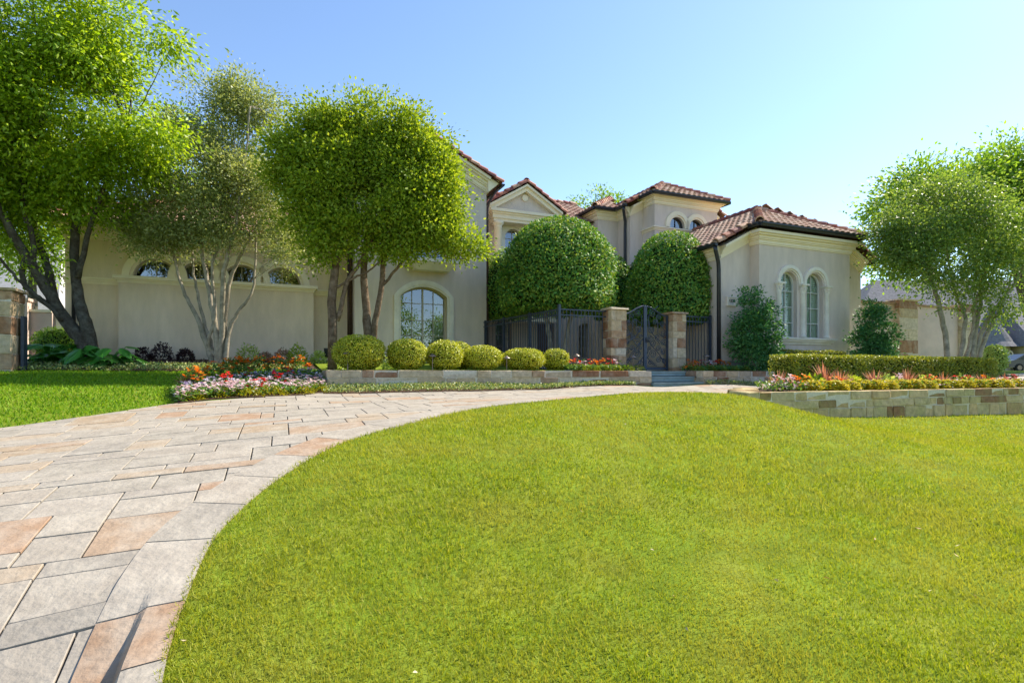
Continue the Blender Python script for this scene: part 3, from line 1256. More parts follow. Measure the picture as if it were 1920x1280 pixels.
m_.hex([W(b0, tG - .4, zb0 - .42), W(b1, tG - .4, zb0 - .42), W(b1, tG + .01, zb0 - .42), W(b0, tG + .01, zb0 - .42), W(b0 - .2, tG - .66, zb0 - .165), W(b1 + .2, tG - .66, zb0 - .165), W(b1 + .2, tG + .01, zb0 - .165), W(b0 - .2, tG + .01, zb0 - .165)])
bal = m_.build('balcony', TRIM_W, house)
m_ = MB()
for zq in (zb0 + .05, zb0 + .92):
    m_.tube([W(b0 - .2, tG, zq), W(b0 - .2, tG - .62, zq), W(b1 + .2, tG - .62, zq), W(b1 + .2, tG, zq)], .018, 6)
for a in np.linspace(b0 - .18, b1 + .18, 15):
    m_.tube([W(a, tG - .62, zb0 - .04), W(a, tG - .62, zb0 + .92)], .009, 5)
m_.build('railing', IRON, bal)
m_ = MB()
rake_corn(m_, SG1 + .06, zGt, gc, zGa + .03, tG, 1.15)
rake_corn(m_, SG0 - .06, zGt, gc, zGa + .03, tG, 1.15)
m_.build('cornice', TRIM, house)
m_ = MB()
m_.prism([(SG1 - .02, zGt - .02), (SG1 + .42, zGt + .36), (SG1 + .42, zGt + .46), (SG1 - .02, zGt + .5)], lambda a, z: W(a, tG - .28, z), lambda a, z: W(a, 30, z))
m_.build('eave_soffit', TRIM, house)
roof = roof_begin('clay tile gable roof over the tall two-storey block')
ov = .5
zr = zGa + .56
for sg in (1, -1):
    se = gc + sg * (SG1 - gc + ov)
    ze = zr - pit * (SG1 - gc + ov)
    roof_plane(roof, [(se, tG - .38, ze), (se, 30, ze), (gc, 30, zr), (gc, tG - .38, zr)], tiles=(sg < 0))
    caps(roof, (se, tG - .33, ze + .0), (gc, tG - .33, zr + .0), .03, 'rake_tile')
caps(roof, (gc, tG - .3, zr), (gc, 30, zr), .05)
roof_end(roof)
ze = zr - pit * (SG1 - gc + ov)
gutter([(SG1 + ov - .02, tG - .4, ze - .1), (SG1 + ov - .02, 24, ze - .1)])
downspout([(SG1 + .4, tG - .2, ze - .1), (SG1 + .10, tG + .02, ze - .65), (SG1 + .05, tG + .02, ze - .9), (SG1 + .05, tG + .02, .2)], .05, COPPER)
downspout([(SG0 - .3, tG + .35, ze - .3), (SG0 - .08, tG + .4, ze - .8), (SG0 - .08, tG + .4, .3)], .06, COPPER)
downspout([(SG0 - .10, tG + .85, zLe), (SG0 - .10, tG + .85, .3)], .06, COPPER)

# ================= recessed entrance range with pediment
tP, tC = 22.0, 22.7
p0, p1 = ST(918, tP), ST(1050, tP)
pc_ = (p0 + p1) / 2
zPe = ZP(392, p0, tP)
holes = []
for pxc in (962, 1011):
    c = ST(pxc, tC)
    r = .40
    zs_ = ZP(447, c, tC)
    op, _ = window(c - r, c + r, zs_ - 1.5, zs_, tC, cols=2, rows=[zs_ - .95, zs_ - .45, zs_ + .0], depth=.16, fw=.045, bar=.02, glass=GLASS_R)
    holes.append(op)
    surround('window_surround', c - r, c + r, zs_ - 1.5, zs_, tC, .30, .10, material=TRIM_W)
# entry door and side windows seen through the railings
dop = arch(ST(1008, tC), ST(1040, tC), .35, 2.3, .25)
holes.append(dop)
for a, b in ((930, 960), (1085, 1110)):
    op, _ = window(ST(a, tC), ST(b, tC), .7, 2.2, tC, rise=.15, cols=2, rows=[1.2, 1.7], depth=.2, fw=.05)
    holes.append(op)
m_ = front_wall(tC, [(SG1, -.4), (15.0, -.4), (15.0, zPe), (SG1, zPe)], holes)
m_.build('wall', STUCCO, house)
m_ = MB()
m_.prism(dop, lambda a, z: W(a, tC + .2, z), lambda a, z: W(a, tC + .26, z))
door = m_.build('door', mat('door_wood', (.10, .05, .03), vary=.3, scale=12, rough=.5, stretch=(8, 8, 1)), house)
m_ = MB()
m_.tube([W(ST(1036, tC), tC + .14, 1.2), W(ST(1036, tC), tC + .14, 1.5)], .02, 6)
m_.build('handle', BRONZE, door)
# columns of the porch
zEb = ZP(410, p0, tP) - .05
for a in (ST(936, tP), ST(1040, tP)):
    m_ = MB()
    b_ = W(a, tP + .15, 0)
    hgt = zEb
    m_.lathe(b_, [(.0, 2.6), (.24, 2.6), (.24, 2.72), (.2, 2.76), (.185, 2.85), (.17, zEb - .28), (.19, zEb - .26), (.17, zEb - .22), (.2, zEb - .14), (.25, zEb - .10), (.25, zEb), (0, zEb)], 16)
    m_.build('column', TRIM, house, True)
m_ = MB()
m_.box(p0 + .1, p1 - .1, tP - .2, tC, 2.25, 2.62)
m_.build('balcony_slab', TRIM, house)
m_ = MB()
for k, (p, a, b) in enumerate([(.0, .0, .12), (.05, .12, .3), (.10, .3, .38), (.18, .38, .5)]):
    m_.box(p0 + .18 - p, p1 - .18 + p, tP - p, tC + .02, zEb + a, zEb + b)
m_.build('entablature', TRIM, house)
zPa = zPe + .62 * (p1 - pc_)
m_ = MB()
m_.prism([(p0 + .2, zEb + .49), (p1 - .2, zEb + .49), (pc_, zPa + .1)], lambda a, z: W(a, tP + .12, z), lambda a, z: W(a, tC + 2, z))
m_.build('tympanum', STUCCO, house)
m_ = MB()
m_.prism([(pc_ - .14 * math.cos(a), zPa - .35 + .14 * math.sin(a)) for a in np.linspace(0, 2 * math.pi, 14, endpoint=False)], lambda a, z: W(a, tP + .05, z), lambda a, z: W(a, tP + .13, z))
m_.build('medallion', TRIM, house)
m_ = MB()
for sg in (1, -1):
    se = pc_ + sg * (p1 - pc_ + .05)
    q = []
    for d0, d1, pr in ((-.05, .14, .1), (.14, .24, .2)):
        q = []
        for zz in (d0, d1):
            q += [W(se, tP - pr, zPe + zz - .05), W(pc_, tP - pr, zPa + zz - .05), W(pc_, tP + .3, zPa + zz - .05), W(se, tP + .3, zPe + zz - .05)]
        m_.hex(q)
m_.build('cornice', TRIM, house)
roof = roof_begin('clay tile roof with small pediment over the recessed entrance')
zPr = zPa + .26
for sg in (1, -1):
    se = pc_ + sg * (p1 - pc_ + .2)
    ze2 = zPr - .62 * (p1 - pc_ + .2)
    roof_plane(roof, [(se, tP - .2, ze2), (se, 26, ze2), (pc_, 26, zPr), (pc_, tP - .2, zPr)])
    caps(roof, (se, tP - .12, ze2), (pc_, tP - .12, zPr), .02, 'rake_tile')
caps(roof, (pc_, tP - .1, zPr), (pc_, 25, zPr), .04)
tR, zR = 26.1, 8.95
roof_plane(roof, [(SG1 - .2, 22.2, zPe - .02), (14.6, 22.2, zPe - .02), (14.6, tR, zR), (SG1 - .2, tR, zR)])
caps(roof, (SG1 - .2, tR, zR), (14.6, tR, zR), .05)
roof_plane(roof, [(SG1 - .2, 31, zPe - .02), (14.6, 31, zPe - .02), (14.6, tR, zR), (SG1 - .2, tR, zR)], tiles=False)
roof_end(roof)

# ================= stair tower and the corner beside it
tB, tE, tD = 20.0, 20.87, 21.85
sB0, sB1 = ST(1227.5, tB), ST(1344.7, tB)
sE0, sE1 = ST(1181.5, tE), 19.3
sD0 = ST(1120.6, tD)
zB = ZP(381.6, sB0, tB)
zE = zB - .40
holes = []
zl = ZP(424, sB0, tB)
for pxc in (1269, 1305):
    c = ST(pxc, tB)
    r = .40
    op, _ = window(c - r, c + r, zl + .03, zl + .12, tB, rise=r, cols=2, depth=.14, fw=.045, bar=.022, glass=GLASS_R, bmat=MUNTIN_D, frame=MUNTIN_D)
    holes.append(op)
    surround('window_surround', c - r, c + r, zl + .03, zl + .12, tB, .24, .09, material=TRIM)
m_ = front_wall(tB, [(sB0, .2), (sB1, .2), (sB1, zB + .1), (sB0, zB + .1)], holes)
side_wall(m_, sB0, tB, tE, .2, zB + .1)
side_wall(m_, sB1, tB, tE, .2, zB + .1)
m_.build('wall', STUCCO, house)
pt = .55
m_ = MB()
cE = (sB0 + sB1) / 2
m_.add([W(sE0, tE, .2), W(sE1, tE, .2), W(sE1, tE, zE + .1), W(sB1, tE, zE + .1 + pt * (sE1 - sB1)), W(sB0, tE, zE + .1 + pt * (sB0 - sE0)), W(sE0, tE, zE + .1)], [(0, 1, 2, 3, 4, 5)])
side_wall(m_, sE0, tE, 30, .2, zE + .1)
side_wall(m_, sE1, tE, 30, .2, zE + .1)
m_.add([W(sD0, tD, .2), W(sE0, tD, .2), W(sE0, tD, zE + .1), W(sD0, tD, zE + .1)], [(0, 1, 2, 3)])
side_wall(m_, sD0, tD, 30, .2, zE + .1)
m_.build('wall', STUCCO, house)
m_ = MB()
for k, (p, a, b) in enumerate([(.03, .16, .10), (.06, .10, .05), (.11, .05, .0)]):
    m_.box(sB0 - p, sB1 + p, tB - p, tE - .01, zl - a, zl - b)
m_.build('ledge', TRIM, house)
m_ = MB()
cornice(m_, [(sB0, tE), (sB0, tB), (sB1, tB), (sB1, tE)], zB, .9)
cornice(m_, [(sD0, 28), (sD0, tD), (sE0, tD), (sE0, tE)], zE, .9)
rake_corn(m_, sE0 - .02, zE, sB0, zE + pt * (sB0 - sE0), tE, .9)
rake_corn(m_, sE1 + .02, zE, sB1, zE + pt * (sE1 - sB1), tE, .9)
m_.build('cornice', TRIM, house)
roof = roof_begin('hipped clay tile roof over the stair tower')
zeE = zE + .42
o_ = .36
sl0, sl1 = sE0 - o_, sE1 + o_
hw = (sl1 - sl0) / 2
sb0_, sb1_ = sB0 - o_, sB1 + o_
zb_ = zeE + pt * (sb0_ - sl0)
zap = zeE + pt * hw
cE = (sl0 + sl1) / 2
tap = tB - o_ + (cE - sb0_)
roof_plane(roof, [(sb0_, tB - o_, zb_), (sb1_, tB - o_, zb_), (cE, tap, zap)])
roof_plane(roof, [(sl0, 30, zeE), (sl0, tE - .3, zeE), (sb0_, tE - .3, zb_), (sb0_, tB - o_, zb_), (cE, tap, zap), (cE, 30, zap)])
roof_plane(roof, [(sl1, 30, zeE), (sl1, tE - .3, zeE), (sb1_, tE - .3, zb_), (sb1_, tB - o_, zb_), (cE, tap, zap), (cE, 30, zap)], tiles=False)
caps(roof, (sb0_, tB - o_, zb_), (cE, tap, zap), .04)
caps(roof, (sb1_, tB - o_, zb_), (cE, tap, zap), .04)
caps(roof, (cE, tap, zap), (cE, 30, zap), .05)
caps(roof, (sl0, tE - .25, zeE), (sb0_, tE - .25, zb_), .02, 'rake_tile')
caps(roof, (sl1, tE - .25, zeE), (sb1_, tE - .25, zb_), .02, 'rake_tile')
sd = sD0 - o_
roof_plane(roof, [(sd, tD - o_, zeE), (sl0 + .02, tD - o_, zeE), (sd + 2.3, tD - o_ + 2.3, zeE + pt * 2.3)])
roof_plane(roof, [(sd, 30, zeE), (sd, tD - o_, zeE), (sd + 2.3, tD - o_ + 2.3, zeE + pt * 2.3), (sd + 2.3, 30, zeE + pt * 2.3)])
caps(roof, (sd, tD - o_, zeE), (sd + 2.3, tD - o_ + 2.3, zeE + pt * 2.3), .04)
roof_end(roof)
gutter([(sb0_, tE - .3, zb_ - .09), (sb0_, tB - o_, zb_ - .09), (sb1_, tB - o_, zb_ - .09), (sb1_, tE - .3, zb_ - .09)])
gutter([(sd, 28, zeE - .09), (sd, tD - o_, zeE - .09), (sl0, tD - o_, zeE - .09), (sl0, tE - .3, zeE - .09)])
sdn = ST(1178, tE)
downspout([(sl0 - .03, tE - .1, zeE - .08), (sl0 - .02, tE - .05, zeE - .2), (sE0 - .06, tE + .3, zeE - .6), (sE0 - .07, tE + .3, zeE - .9), (sE0 - .07, tE + .3, .3)], .065)

# ================= front wing with the twin arched windows
tW, tWb = 14.6, 14.2
sW0, sW1 = ST(1350, tW), 20.72
b0, b1 = ST(1423.5, tWb), ST(1593, tWb)
pw = .53
zWe = ZP(486, sW0, tW)
zWb = ZP(457.4, b0, tWb)
z_sill = ZP(634, ST(1500, tWb), tWb)
zsp = ZP(531, ST(1490, tWb), tWb)
holes = []
wins = [(ST(1464, tWb), ST(1494.5, tWb)), (ST(1512.5, tWb), ST(1543, tWb))]
for a, b in wins:
    H_ = zsp - z_sill
    op, wn3 = window(a, b, z_sill, zsp, tWb, cols=2, rows=[z_sill + H_ * .285, z_sill + H_ * .57, z_sill + H_ * .86], depth=.2, fw=.05, bar=.025, frame=FRAME_W, room=.3, glass=GLASS_C, back=ROOM_L)
    holes.append(op)
    surround('window_surround', a - .05, b + .05, zsp - .02, zsp, tWb, .17, .09, material=TRIM_W)
    m_ = MB()
    for z in np.arange(z_sill + .05, zsp + .42, .075):
        if z > zsp and (b - a) / 2 - .06 < z - zsp:
            continue
        hw_ = (b - a) / 2 - .04 if z < zsp else math.sqrt(max(.01, ((b - a) / 2 - .04) ** 2 - (z - zsp) ** 2))
        c = (a + b) / 2
        for x0, x1 in ((c - hw_, c - .03), (c + .03, c + hw_)):
            if x1 - x0 > .03:
                m_.hex([W(x0, tWb + .235, z), W(x1, tWb + .235, z), W(x1, tWb + .25, z), W(x0, tWb + .25, z), W(x0, tWb + .275, z + .065), W(x1, tWb + .275, z + .065), W(x1, tWb + .29, z + .065), W(x0, tWb + .29, z + .065)])
    for x in (a + .03, (a + b) / 2, b - .03):
        m_.box(x - .03, x + .03, tWb + .23, tWb + .3, z_sill + .03, zsp + (.3 if x == (a + b) / 2 else 0))
    tag(m_.build('shutter', SHUTTER, wn3), 'pale green louvred shutter behind the glass')
m_ = front_wall(tWb, [(b0, -.1), (b1, -.1), (b1, zWb + .1), (b0, zWb + .1)], holes, .2)
side_wall(m_, b0, tWb, tW, -.1, zWb + .1)
side_wall(m_, b1, tWb, tW, -.1, zWb + .1)
cW = (b0 + b1) / 2
m_.add([W(sW0, tW, -.1), W(sW1, tW, -.1), W(sW1, tW, zWe + .1), W(b1, tW, zWe + .1 + pw * (sW1 - b1)), W(b0, tW, zWe + .1 + pw * (b0 - sW0)), W(sW0, tW, zWe + .1)], [(0, 1, 2, 3, 4, 5)])
side_wall(m_, sW0, tW, 22, -.1, zWe + .1)
side_wall(m_, sW1, tW, 22, -.1, zWe + .1)
m_.build('wall', STUCCO, house)
zpl = ZP(676, sW0, tW)
m_ = MB()
m_.box(sW0 - .03, b0 - .02, tW - .03, tW + .01, -.1, zpl)
m_.box(b0 - .03, b1 + .03, tWb - .03, tWb + .02, -.1, zpl)
m_.build('plinth', mat('plinth_grey', (.30, .29, .27), rough=.9, bump=.3), house)
# colonnettes between the arches
for x in (wins[0][0] - .13, (wins[0][1] + wins[1][0]) / 2, wins[1][1] + .13):
    m_ = MB()
    c = W(x, tWb - .03, 0)
    m_.lathe(c, [(0, z_sill + .02), (.125, z_sill + .02), (.125, z_sill + .07), (.10, z_sill + .10), (.095, z_sill + .14), (.088, zsp - .36), (.10, zsp - .34), (.09, zsp - .31), (.10, zsp - .22), (.12, zsp - .13), (.15, zsp - .08), (0, zsp - .08)], 14)
    cl = m_.build('colonnette', TRIM_W, house, True)
    m_ = MB()
    m_.box(x - .16, x + .16, tWb - .19, tWb + .1, zsp - .08, zsp - .02)
    for k in range(8):                           # acanthus curls
        an = 2 * math.pi * k / 8
        d_ = Vector((math.cos(an), math.sin(an), 0))
        p_ = Vector(c)
        m_.tube([p_ + d_ * .09 + Vector((0, 0, zsp - .29)), p_ + d_ * .115 + Vector((0, 0, zsp - .20)), p_ + d_ * .15 + Vector((0, 0, zsp - .17)), p_ + d_ * .155 + Vector((0, 0, zsp - .20))], [.022, .025, .02, .012], 5)
    m_.build('capital', TRIM_W, cl)
m_ = MB()
for p, a, b in [(.20, .0, .05), (.16, .05, .09), (.12, .09, .14), (.05, .14, .22)]:
    m_.box(wins[0][0] - .30 - p, wins[1][1] + .30 + p, tWb - p, tWb + .01, z_sill - b, z_sill - a)
m_.build('sill', TRIM_W, house)
m_ = MB()
cornice(m_, [(b0, tW), (b0, tWb), (b1, tWb), (b1, tW)], zWb, .95)
rake_corn(m_, sW0 - .02, zWe, b0, zWe + pw * (b0 - sW0), tW, .95)
rake_corn(m_, sW1 + .02, zWe, b1, zWe + pw * (sW1 - b1), tW, .95)
cornice(m_, [(sW0, 22), (sW0, tW)], zWe, .95)
m_.build('cornice', TRIM, house)
roof = roof_begin('clay tile roof over the front wing with the twin arches')
zeW = zWe + .44
o_ = .37
sl0, sl1 = sW0 - o_, sW1 + o_
cW = (sl0 + sl1) / 2
sb0_, sb1_ = b0 - o_, b1 + o_
zb_ = zeW + pw * (sb0_ - sl0)
zap = zeW + pw * (cW - sl0)
tap = tWb - o_ + (cW - sb0_)
roof_plane(roof, [(sb0_, tWb - o_, zb_), (sb1_, tWb - o_, zb_), (cW, tap, zap)], single=True)
roof_plane(roof, [(sl0, 20, zeW), (sl0, tW - .3, zeW), (sb0_, tW - .3, zb_), (sb0_, tWb - o_, zb_), (cW, tap, zap), (cW, 20, zap)], single=True)
roof_plane(roof, [(sl1, 20, zeW), (sl1, tW - .3, zeW), (sb1_, tW - .3, zb_), (sb1_, tWb - o_, zb_), (cW, tap, zap), (cW, 20, zap)])
caps(roof, (sb0_, tWb - o_, zb_), (cW, tap, zap), .04)
caps(roof, (sb1_, tWb - o_, zb_), (cW, tap, zap), .04)
caps(roof, (cW, tap, zap), (cW, 20, zap), .05)
caps(roof, (sl0, tW - .25, zeW), (sb0_, tW - .25, zb_), .02, 'rake_tile')
caps(roof, (sl1, tW - .25, zeW), (sb1_, tW - .25, zb_), .02, 'rake_tile')
roof_end(roof)
gutter([(sb0_, tW - .3, zb_ - .09), (sb0_, tWb - o_, zb_ - .09), (sb1_, tWb - o_, zb_ - .09), (sb1_, tW - .3, zb_ - .09)])
gutter([(sl0, 20, zeW - .09), (sl0, tW - .3, zeW - .09)])
gutter([(sl1, tW - .3, zeW - .09), (sl1, 20, zeW - .09)])
downspout([(sl0 - .03, tW - .2, zeW - .08), (sl0, tW - .2, zeW - .22), (sW0 - .12, tW - .05, zeW - .55), (sW0 - .07, tW - .02, zeW - .8), (sW0 - .07, tW - .02, .12)], .07)
downspout([(b1 + .3, tW - .2, zb_ - .1), (b1 + .08, tW - .1, zb_ - .55), (b1 + .05, tW - .06, .2)], .05)
# address plaque
sg_ = thing('address_plaque', 'cast stone house number plaque reading 6322 on the stucco wall', 'sign', W(ST(1372, tW), tW, ZP(573, ST(1372, tW), tW)))
a0, a1 = ST(1362, tW), ST(1381, tW)
q0, q1 = ZP(573, a0, tW), ZP(555.5, a0, tW)
m_ = MB()
m_.box(a0 + .03, a1 - .03, tW - .03, tW - .002, q0 + .03, q1 - .03)
m_.build('panel', TRIM_W, sg_)
m_ = MB()
fr_o, fr_i = [(a0, q0), (a1, q0), (a1, q1), (a0, q1)], [(a0 + .04, q0 + .04), (a1 - .04, q0 + .04), (a1 - .04, q1 - .04), (a0 + .04, q1 - .04)]
m_.ring(fr_o, fr_i, lambda a, z: W(a, tW - .06, z), lambda a, z: W(a, tW - .001, z), closed=True)
m_.build('plaque_frame', TRIM_W, sg_)


def text(body, size, loc, material, parent, name='numerals'):
    cu = bpy.data.curves.new(name, 'FONT')
    cu.body = body
    cu.size = size
    cu.extrude = .004
    cu.offset = .004
    cu.align_x = 'CENTER'
    tmp = bpy.data.objects.new(name, cu)
    COL.objects.link(tmp)
    bpy.context.view_layer.update()
    me = bpy.data.meshes.new_from_object(tmp.evaluated_get(bpy.context.evaluated_depsgraph_get()))
    bpy.data.objects.remove(tmp)
    return put(name, me, material, parent, Matrix.Translation(loc) @ ROT @ Matrix.Rotation(rad(90), 4, 'X'))


INK = mat('ink_dark', (.02, .022, .028), rough=.6)
text('6322', .135, W((a0 + a1) / 2, tW - .036, (q0 + q1) / 2 - .03), INK, sg_)
m_ = MB()
for k, (x, w) in enumerate([(-.075, .05), (-.005, .07), (.06, .04)]):
    c = (a0 + a1) / 2
    m_.box(c + x - w / 2, c + x + w / 2, tW - .034, tW - .030, (q0 + q1) / 2 - .085, (q0 + q1) / 2 - .065)
m_.build('small_line', mat('ink_blue', (.20, .24, .36), rough=.6), sg_)

# pale floor added behind the gate to bounce light into the courtyard
m_ = MB()
m_.add([W(7.8, 15.1, .09), W(sW0 - .02, 15.1, .09), W(sW0 - .02, 17, .22), W(sW0 - .02, 21, .50), W(sW0 - .02, 22.6, .50), W(7.8, 22.6, .50), W(7.8, 21, .50), W(7.8, 17, .22)], [(0, 1, 2, 7), (7, 2, 3, 6), (6, 3, 4, 5)])
tag(m_.build('bounce_floor', mat('bounce_floor_pale', (.50, .43, .34), vary=.15, scale=3, rough=.85, bump=.2)), kind='structure')

# ------------------------------------------------------------------ planter wall, pillars, fence, gate
tPl = 7.9
pl = thing('planter_wall', 'weathered stone planter wall of three courses holding the yellow flower bed', 'wall', W(14, 8, -.9))
course_wall(pl, ST(1404, tPl), 22.5, tPl, .30, [-.355, -.535, -.705, -1.2], MOSSY, (.35, .75))
for zt, zb_ in zip([-.355, -.535], [-.535, -.75]):
    for a, b in (((8.5, 8.32), (8.95, 8.8)), ((8.98, 8.82), (9.42, 9.35)), ((9.5, 9.37), (9.98, 9.9)), ((10.0, 9.92), (10.5, 10.35)), ((10.5, 10.37), (11.1, 10.75))):
        stone(pl, a[0], b[0], a[1], b[1], zb_ + .007, zt - .007, MOSSY)
pb = [(8.6, 8.2), (9.2, 8.8), (9.8, 9.4), (10.3, 9.95), (10.8, 10.4), (11.3, 10.6), (22.4, 11.0)]
me = bpy.data.meshes.new('planter_soil')
vv = [W(a, 8.15, -.39) for a in np.linspace(8.6, 22.4, 30)] + [W(a, np.interp(a, [p[0] for p in pb], [p[1] for p in pb]), -.39) for a in np.linspace(8.6, 22.4, 30)]
me.from_pydata(vv, [], [(i, i + 1, 31 + i, 30 + i) for i in range(29)])
tag(put('planter_soil', me, MULCH), kind='structure')


def pillar(name, label, s0, s1, t0, t1, z0, z1, n, group=None, cap=True):
    r_ = thing(name, label, 'pillar', W((s0 + s1) / 2, (t0 + t1) / 2, z0), group)
    zs_ = [z0]
    while zs_[-1] < z1 - .12:
        zs_.append(min(z1, zs_[-1] + random.uniform(.22, .36) * (z1 - z0) / n / .29))
    zs_[-1] = z1
    m_ = MB()
    m_.box(s0 + .02, s1 - .02, t0 + .02, t1 - .02, z0, z1 - .01)
    m_.build('mortar_core', MORTAR, r_)
    for i, (a, b) in enumerate(zip(zs_[:-1], zs_[1:])):
        f = random.choice([.32, .68, .45, 1.0]) if i % 2 else random.choice([.7, .3, 1.0])
        c = s0 + (s1 - s0) * f
        sp = t0 + (t1 - t0) * random.uniform(.35, .65)
        for x0, x1 in ((s0, c), (c, s1)):
            if x1 - x0 < .05:
                continue
            stone(r_, x0 + .004, x1 - .004, t0, sp - .004, a + .005, b - .005)
            stone(r_, x0 + .004, x1 - .004, sp + .004, t1, a + .005, b - .005)
    if cap:
        stone(r_, s0 - .05, s1 + .05, t0 - .05, t1 + .05, z1 + .003, z1 + .07, name='cap_stone')
    return r_


tg0 = 14.6
pL0, pL1, pR0, pR1 = ST(1146, tg0), ST(1175, tg0), ST(1262, tg0), ST(1287, tg0)
zcap = ZP(581, pL1, tg0)
pillar('gate_pillar', 'square stone gate pillar between the iron gate and the long railing', pL0, pL1, tg0, tg0 + .52, -.05, zcap, 7)
pillar('gate_pillar', 'square stone gate pillar between the iron gate and the house wing', pR0, pR1, tg0, tg0 + .5, -.05, ZP(588, pR0, tg0), 7)
tGt = 14.85
gate = thing('iron_gate', 'arched double iron gate with scrollwork between two stone pillars', 'gate', W((pL1 + pR0) / 2, tGt, .08))
gm_ = (pL1 + pR0) / 2 - .02
zg0, zgs, zgp = .10, ZP(592, pR0, tGt), ZP(572.5, gm_, tGt)


def spiral(mb, c, r, a0, turns, d=1, rad_=.011, tail=None):
    pts = []
    n = int(16 * abs(turns))
    for i in range(n + 1):
        f = i / n
        a = a0 + d * f * turns * 2 * math.pi
        rr = r * (1 - f * .82)
        pts.append((c[0] + rr * math.cos(a), c[1] + rr * math.sin(a)))
    if tail:
        pts = tail + pts
    mb.tube([W(x, tGt, z) for x, z in pts], rad_, 5)


for sg, hinge in ((-1, pL1 + .02), (1, pR0 - .02)):
    w_ = abs(hinge - gm_)
    m_ = MB()
    x0, x1 = min(hinge, gm_ + .03 * sg), max(hinge, gm_ + .03 * sg)
    m_.box(min(gm_, gm_ + .06 * sg), max(gm_, gm_ + .06 * sg), tGt - .03, tGt + .03, zg0, zgp)
    m_.box(min(hinge, hinge - .055 * sg), max(hinge, hinge - .055 * sg), tGt - .03, tGt + .03, zg0, zgs)
    m_.box(x0, x1, tGt - .025, tGt + .025, zg0 + .03, zg0 + .10)
    f = np.linspace(0, 1, 12)
    arc = [W(gm_ + sg * w_ * q, tGt, zgs + (zgp - zgs) * (.5 + .5 * math.cos(math.pi * q)) - .02) for q in f]
    m_.tube(arc, .027, 6)
    leaf = m_.build('gate_leaf', IRON, gate)
    X = lambda q: gm_ + sg * (.06 + q * (w_ - .12))
    H_ = zgs - zg0 - .1
    Zf = lambda q: zg0 + .1 + q * H_
    sp = [(.30, 1.03, .13, 90, 1.6, 1), (.62, .97, .10, 200, 1.5, -1), (.42, .86, .09, 30, 1.4, 1), (.80, .83, .10, 20, 1.6, 1), (.85, .66, .11, 60, 1.7, -1), (.25, .72, .12, 150, 1.7, 1),
          (.55, .58, .10, 250, 1.6, -1), (.84, .48, .10, 70, 1.6, 1), (.30, .46, .13, 100, 1.7, -1), (.60, .36, .10, 0, 1.5, 1), (.85, .30, .11, 60, 1.7, 1), (.32, .25, .14, 170, 1.8, -1),
          (.62, .14, .10, 45, 1.6, 1), (.86, .12, .08, 90, 1.4, -1), (.18, .09, .08, 30, 1.4, 1), (.15, .58, .07, 30, 1.3, 1), (.16, .36, .07, 200, 1.3, -1)]
    for (qx, qz, r, a0, tn, d) in sp:
        m_ = MB()
        ang0 = math.radians(a0)
        c = (X(qx), Zf(qz))
        a = ang0
        p0_ = (c[0] + r * math.cos(a), c[1] + r * math.sin(a))
        tg_ = (-math.sin(a) * d, math.cos(a) * d)
        tail = [(p0_[0] - tg_[0] * r * q + math.cos(a) * r * .35 * q * q, p0_[1] - tg_[1] * r * q + math.sin(a) * r * .35 * q * q) for q in (1.7, 1.2, .8, .4)]
        tail = [(min(max(x, min(hinge, gm_)), max(hinge, gm_)), z) for x, z in tail]
        spiral(m_, c, r, ang0, tn, d, .013, tail)
        m_.build('scroll', IRON, leaf)
    for pts in ([(.12, 1.0), (.10, .8), (.35, .62), (.70, .5), (.98, .42)], [(.02, .55), (.3, .4), (.62, .26), (.98, .03)], [(.55, .92), (.58, .75), (.60, .66), (.92, .57)], [(.02, .2), (.25, .08), (.5, .03)]):
        m_ = MB()
        pp = resample([(X(a), Zf(b)) for a, b in pts], 14)
        m_.tube([W(a, tGt, b) for a, b in pp], .014, 5)
        m_.build('scroll', IRON, leaf)
m_ = MB()
m_.box(gm_ + .01, gm_ + .09, tGt - .06, tGt - .03, 1.0, 1.16)
m_.tube([W(gm_ + .05, tGt - .05, 1.06), W(gm_ + .05, tGt - .10, 1.06), W(gm_ + .15, tGt - .10, 1.05)], .014, 6)
m_.build('latch_handle', BRONZE, gate)


def fence(label, p0, p1, z0a, z0b, h, n, posts=(0, 1), extra=.0, pw_=.045, rail2=.17):
    r_ = thing('iron_fence', label, 'fence', W(*p0, z0a))
    a, b = np.array(p0, float), np.array(p1, float)
    d = (b - a) / np.linalg.norm(b - a)
    nr = np.array([d[1], -d[0]])

    def bar(f0, f1, hw, zz0, zz1, name, depth):
        c0, c1 = a + (b - a) * f0, a + (b - a) * f1
        zA, zB_ = z0a + (z0b - z0a) * f0, z0a + (z0b - z0a) * f1
        m_ = MB()
        q = []
        for zz in (zz0, zz1):
            q += [W(*(c0 - d * hw + nr * depth), zA + zz), W(*(c1 + d * hw + nr * depth), zB_ + zz), W(*(c1 + d * hw - nr * depth), zB_ + zz), W(*(c0 - d * hw - nr * depth), zA + zz)]
        m_.hex(q)
        m_.build(name, IRON, r_)
    for f in posts:
        bar(f, f, .04, -.1, h + .06 + extra, 'post', .04)
    for zz in (h - .02, h - rail2 - .02, .12):
        bar(0, 1, 0, zz, zz + .035, 'rail', .018)
    for i in range(1, n):
        bar(i / n, i / n, .009, .05, h - .01, 'picket', .009)
    return r_


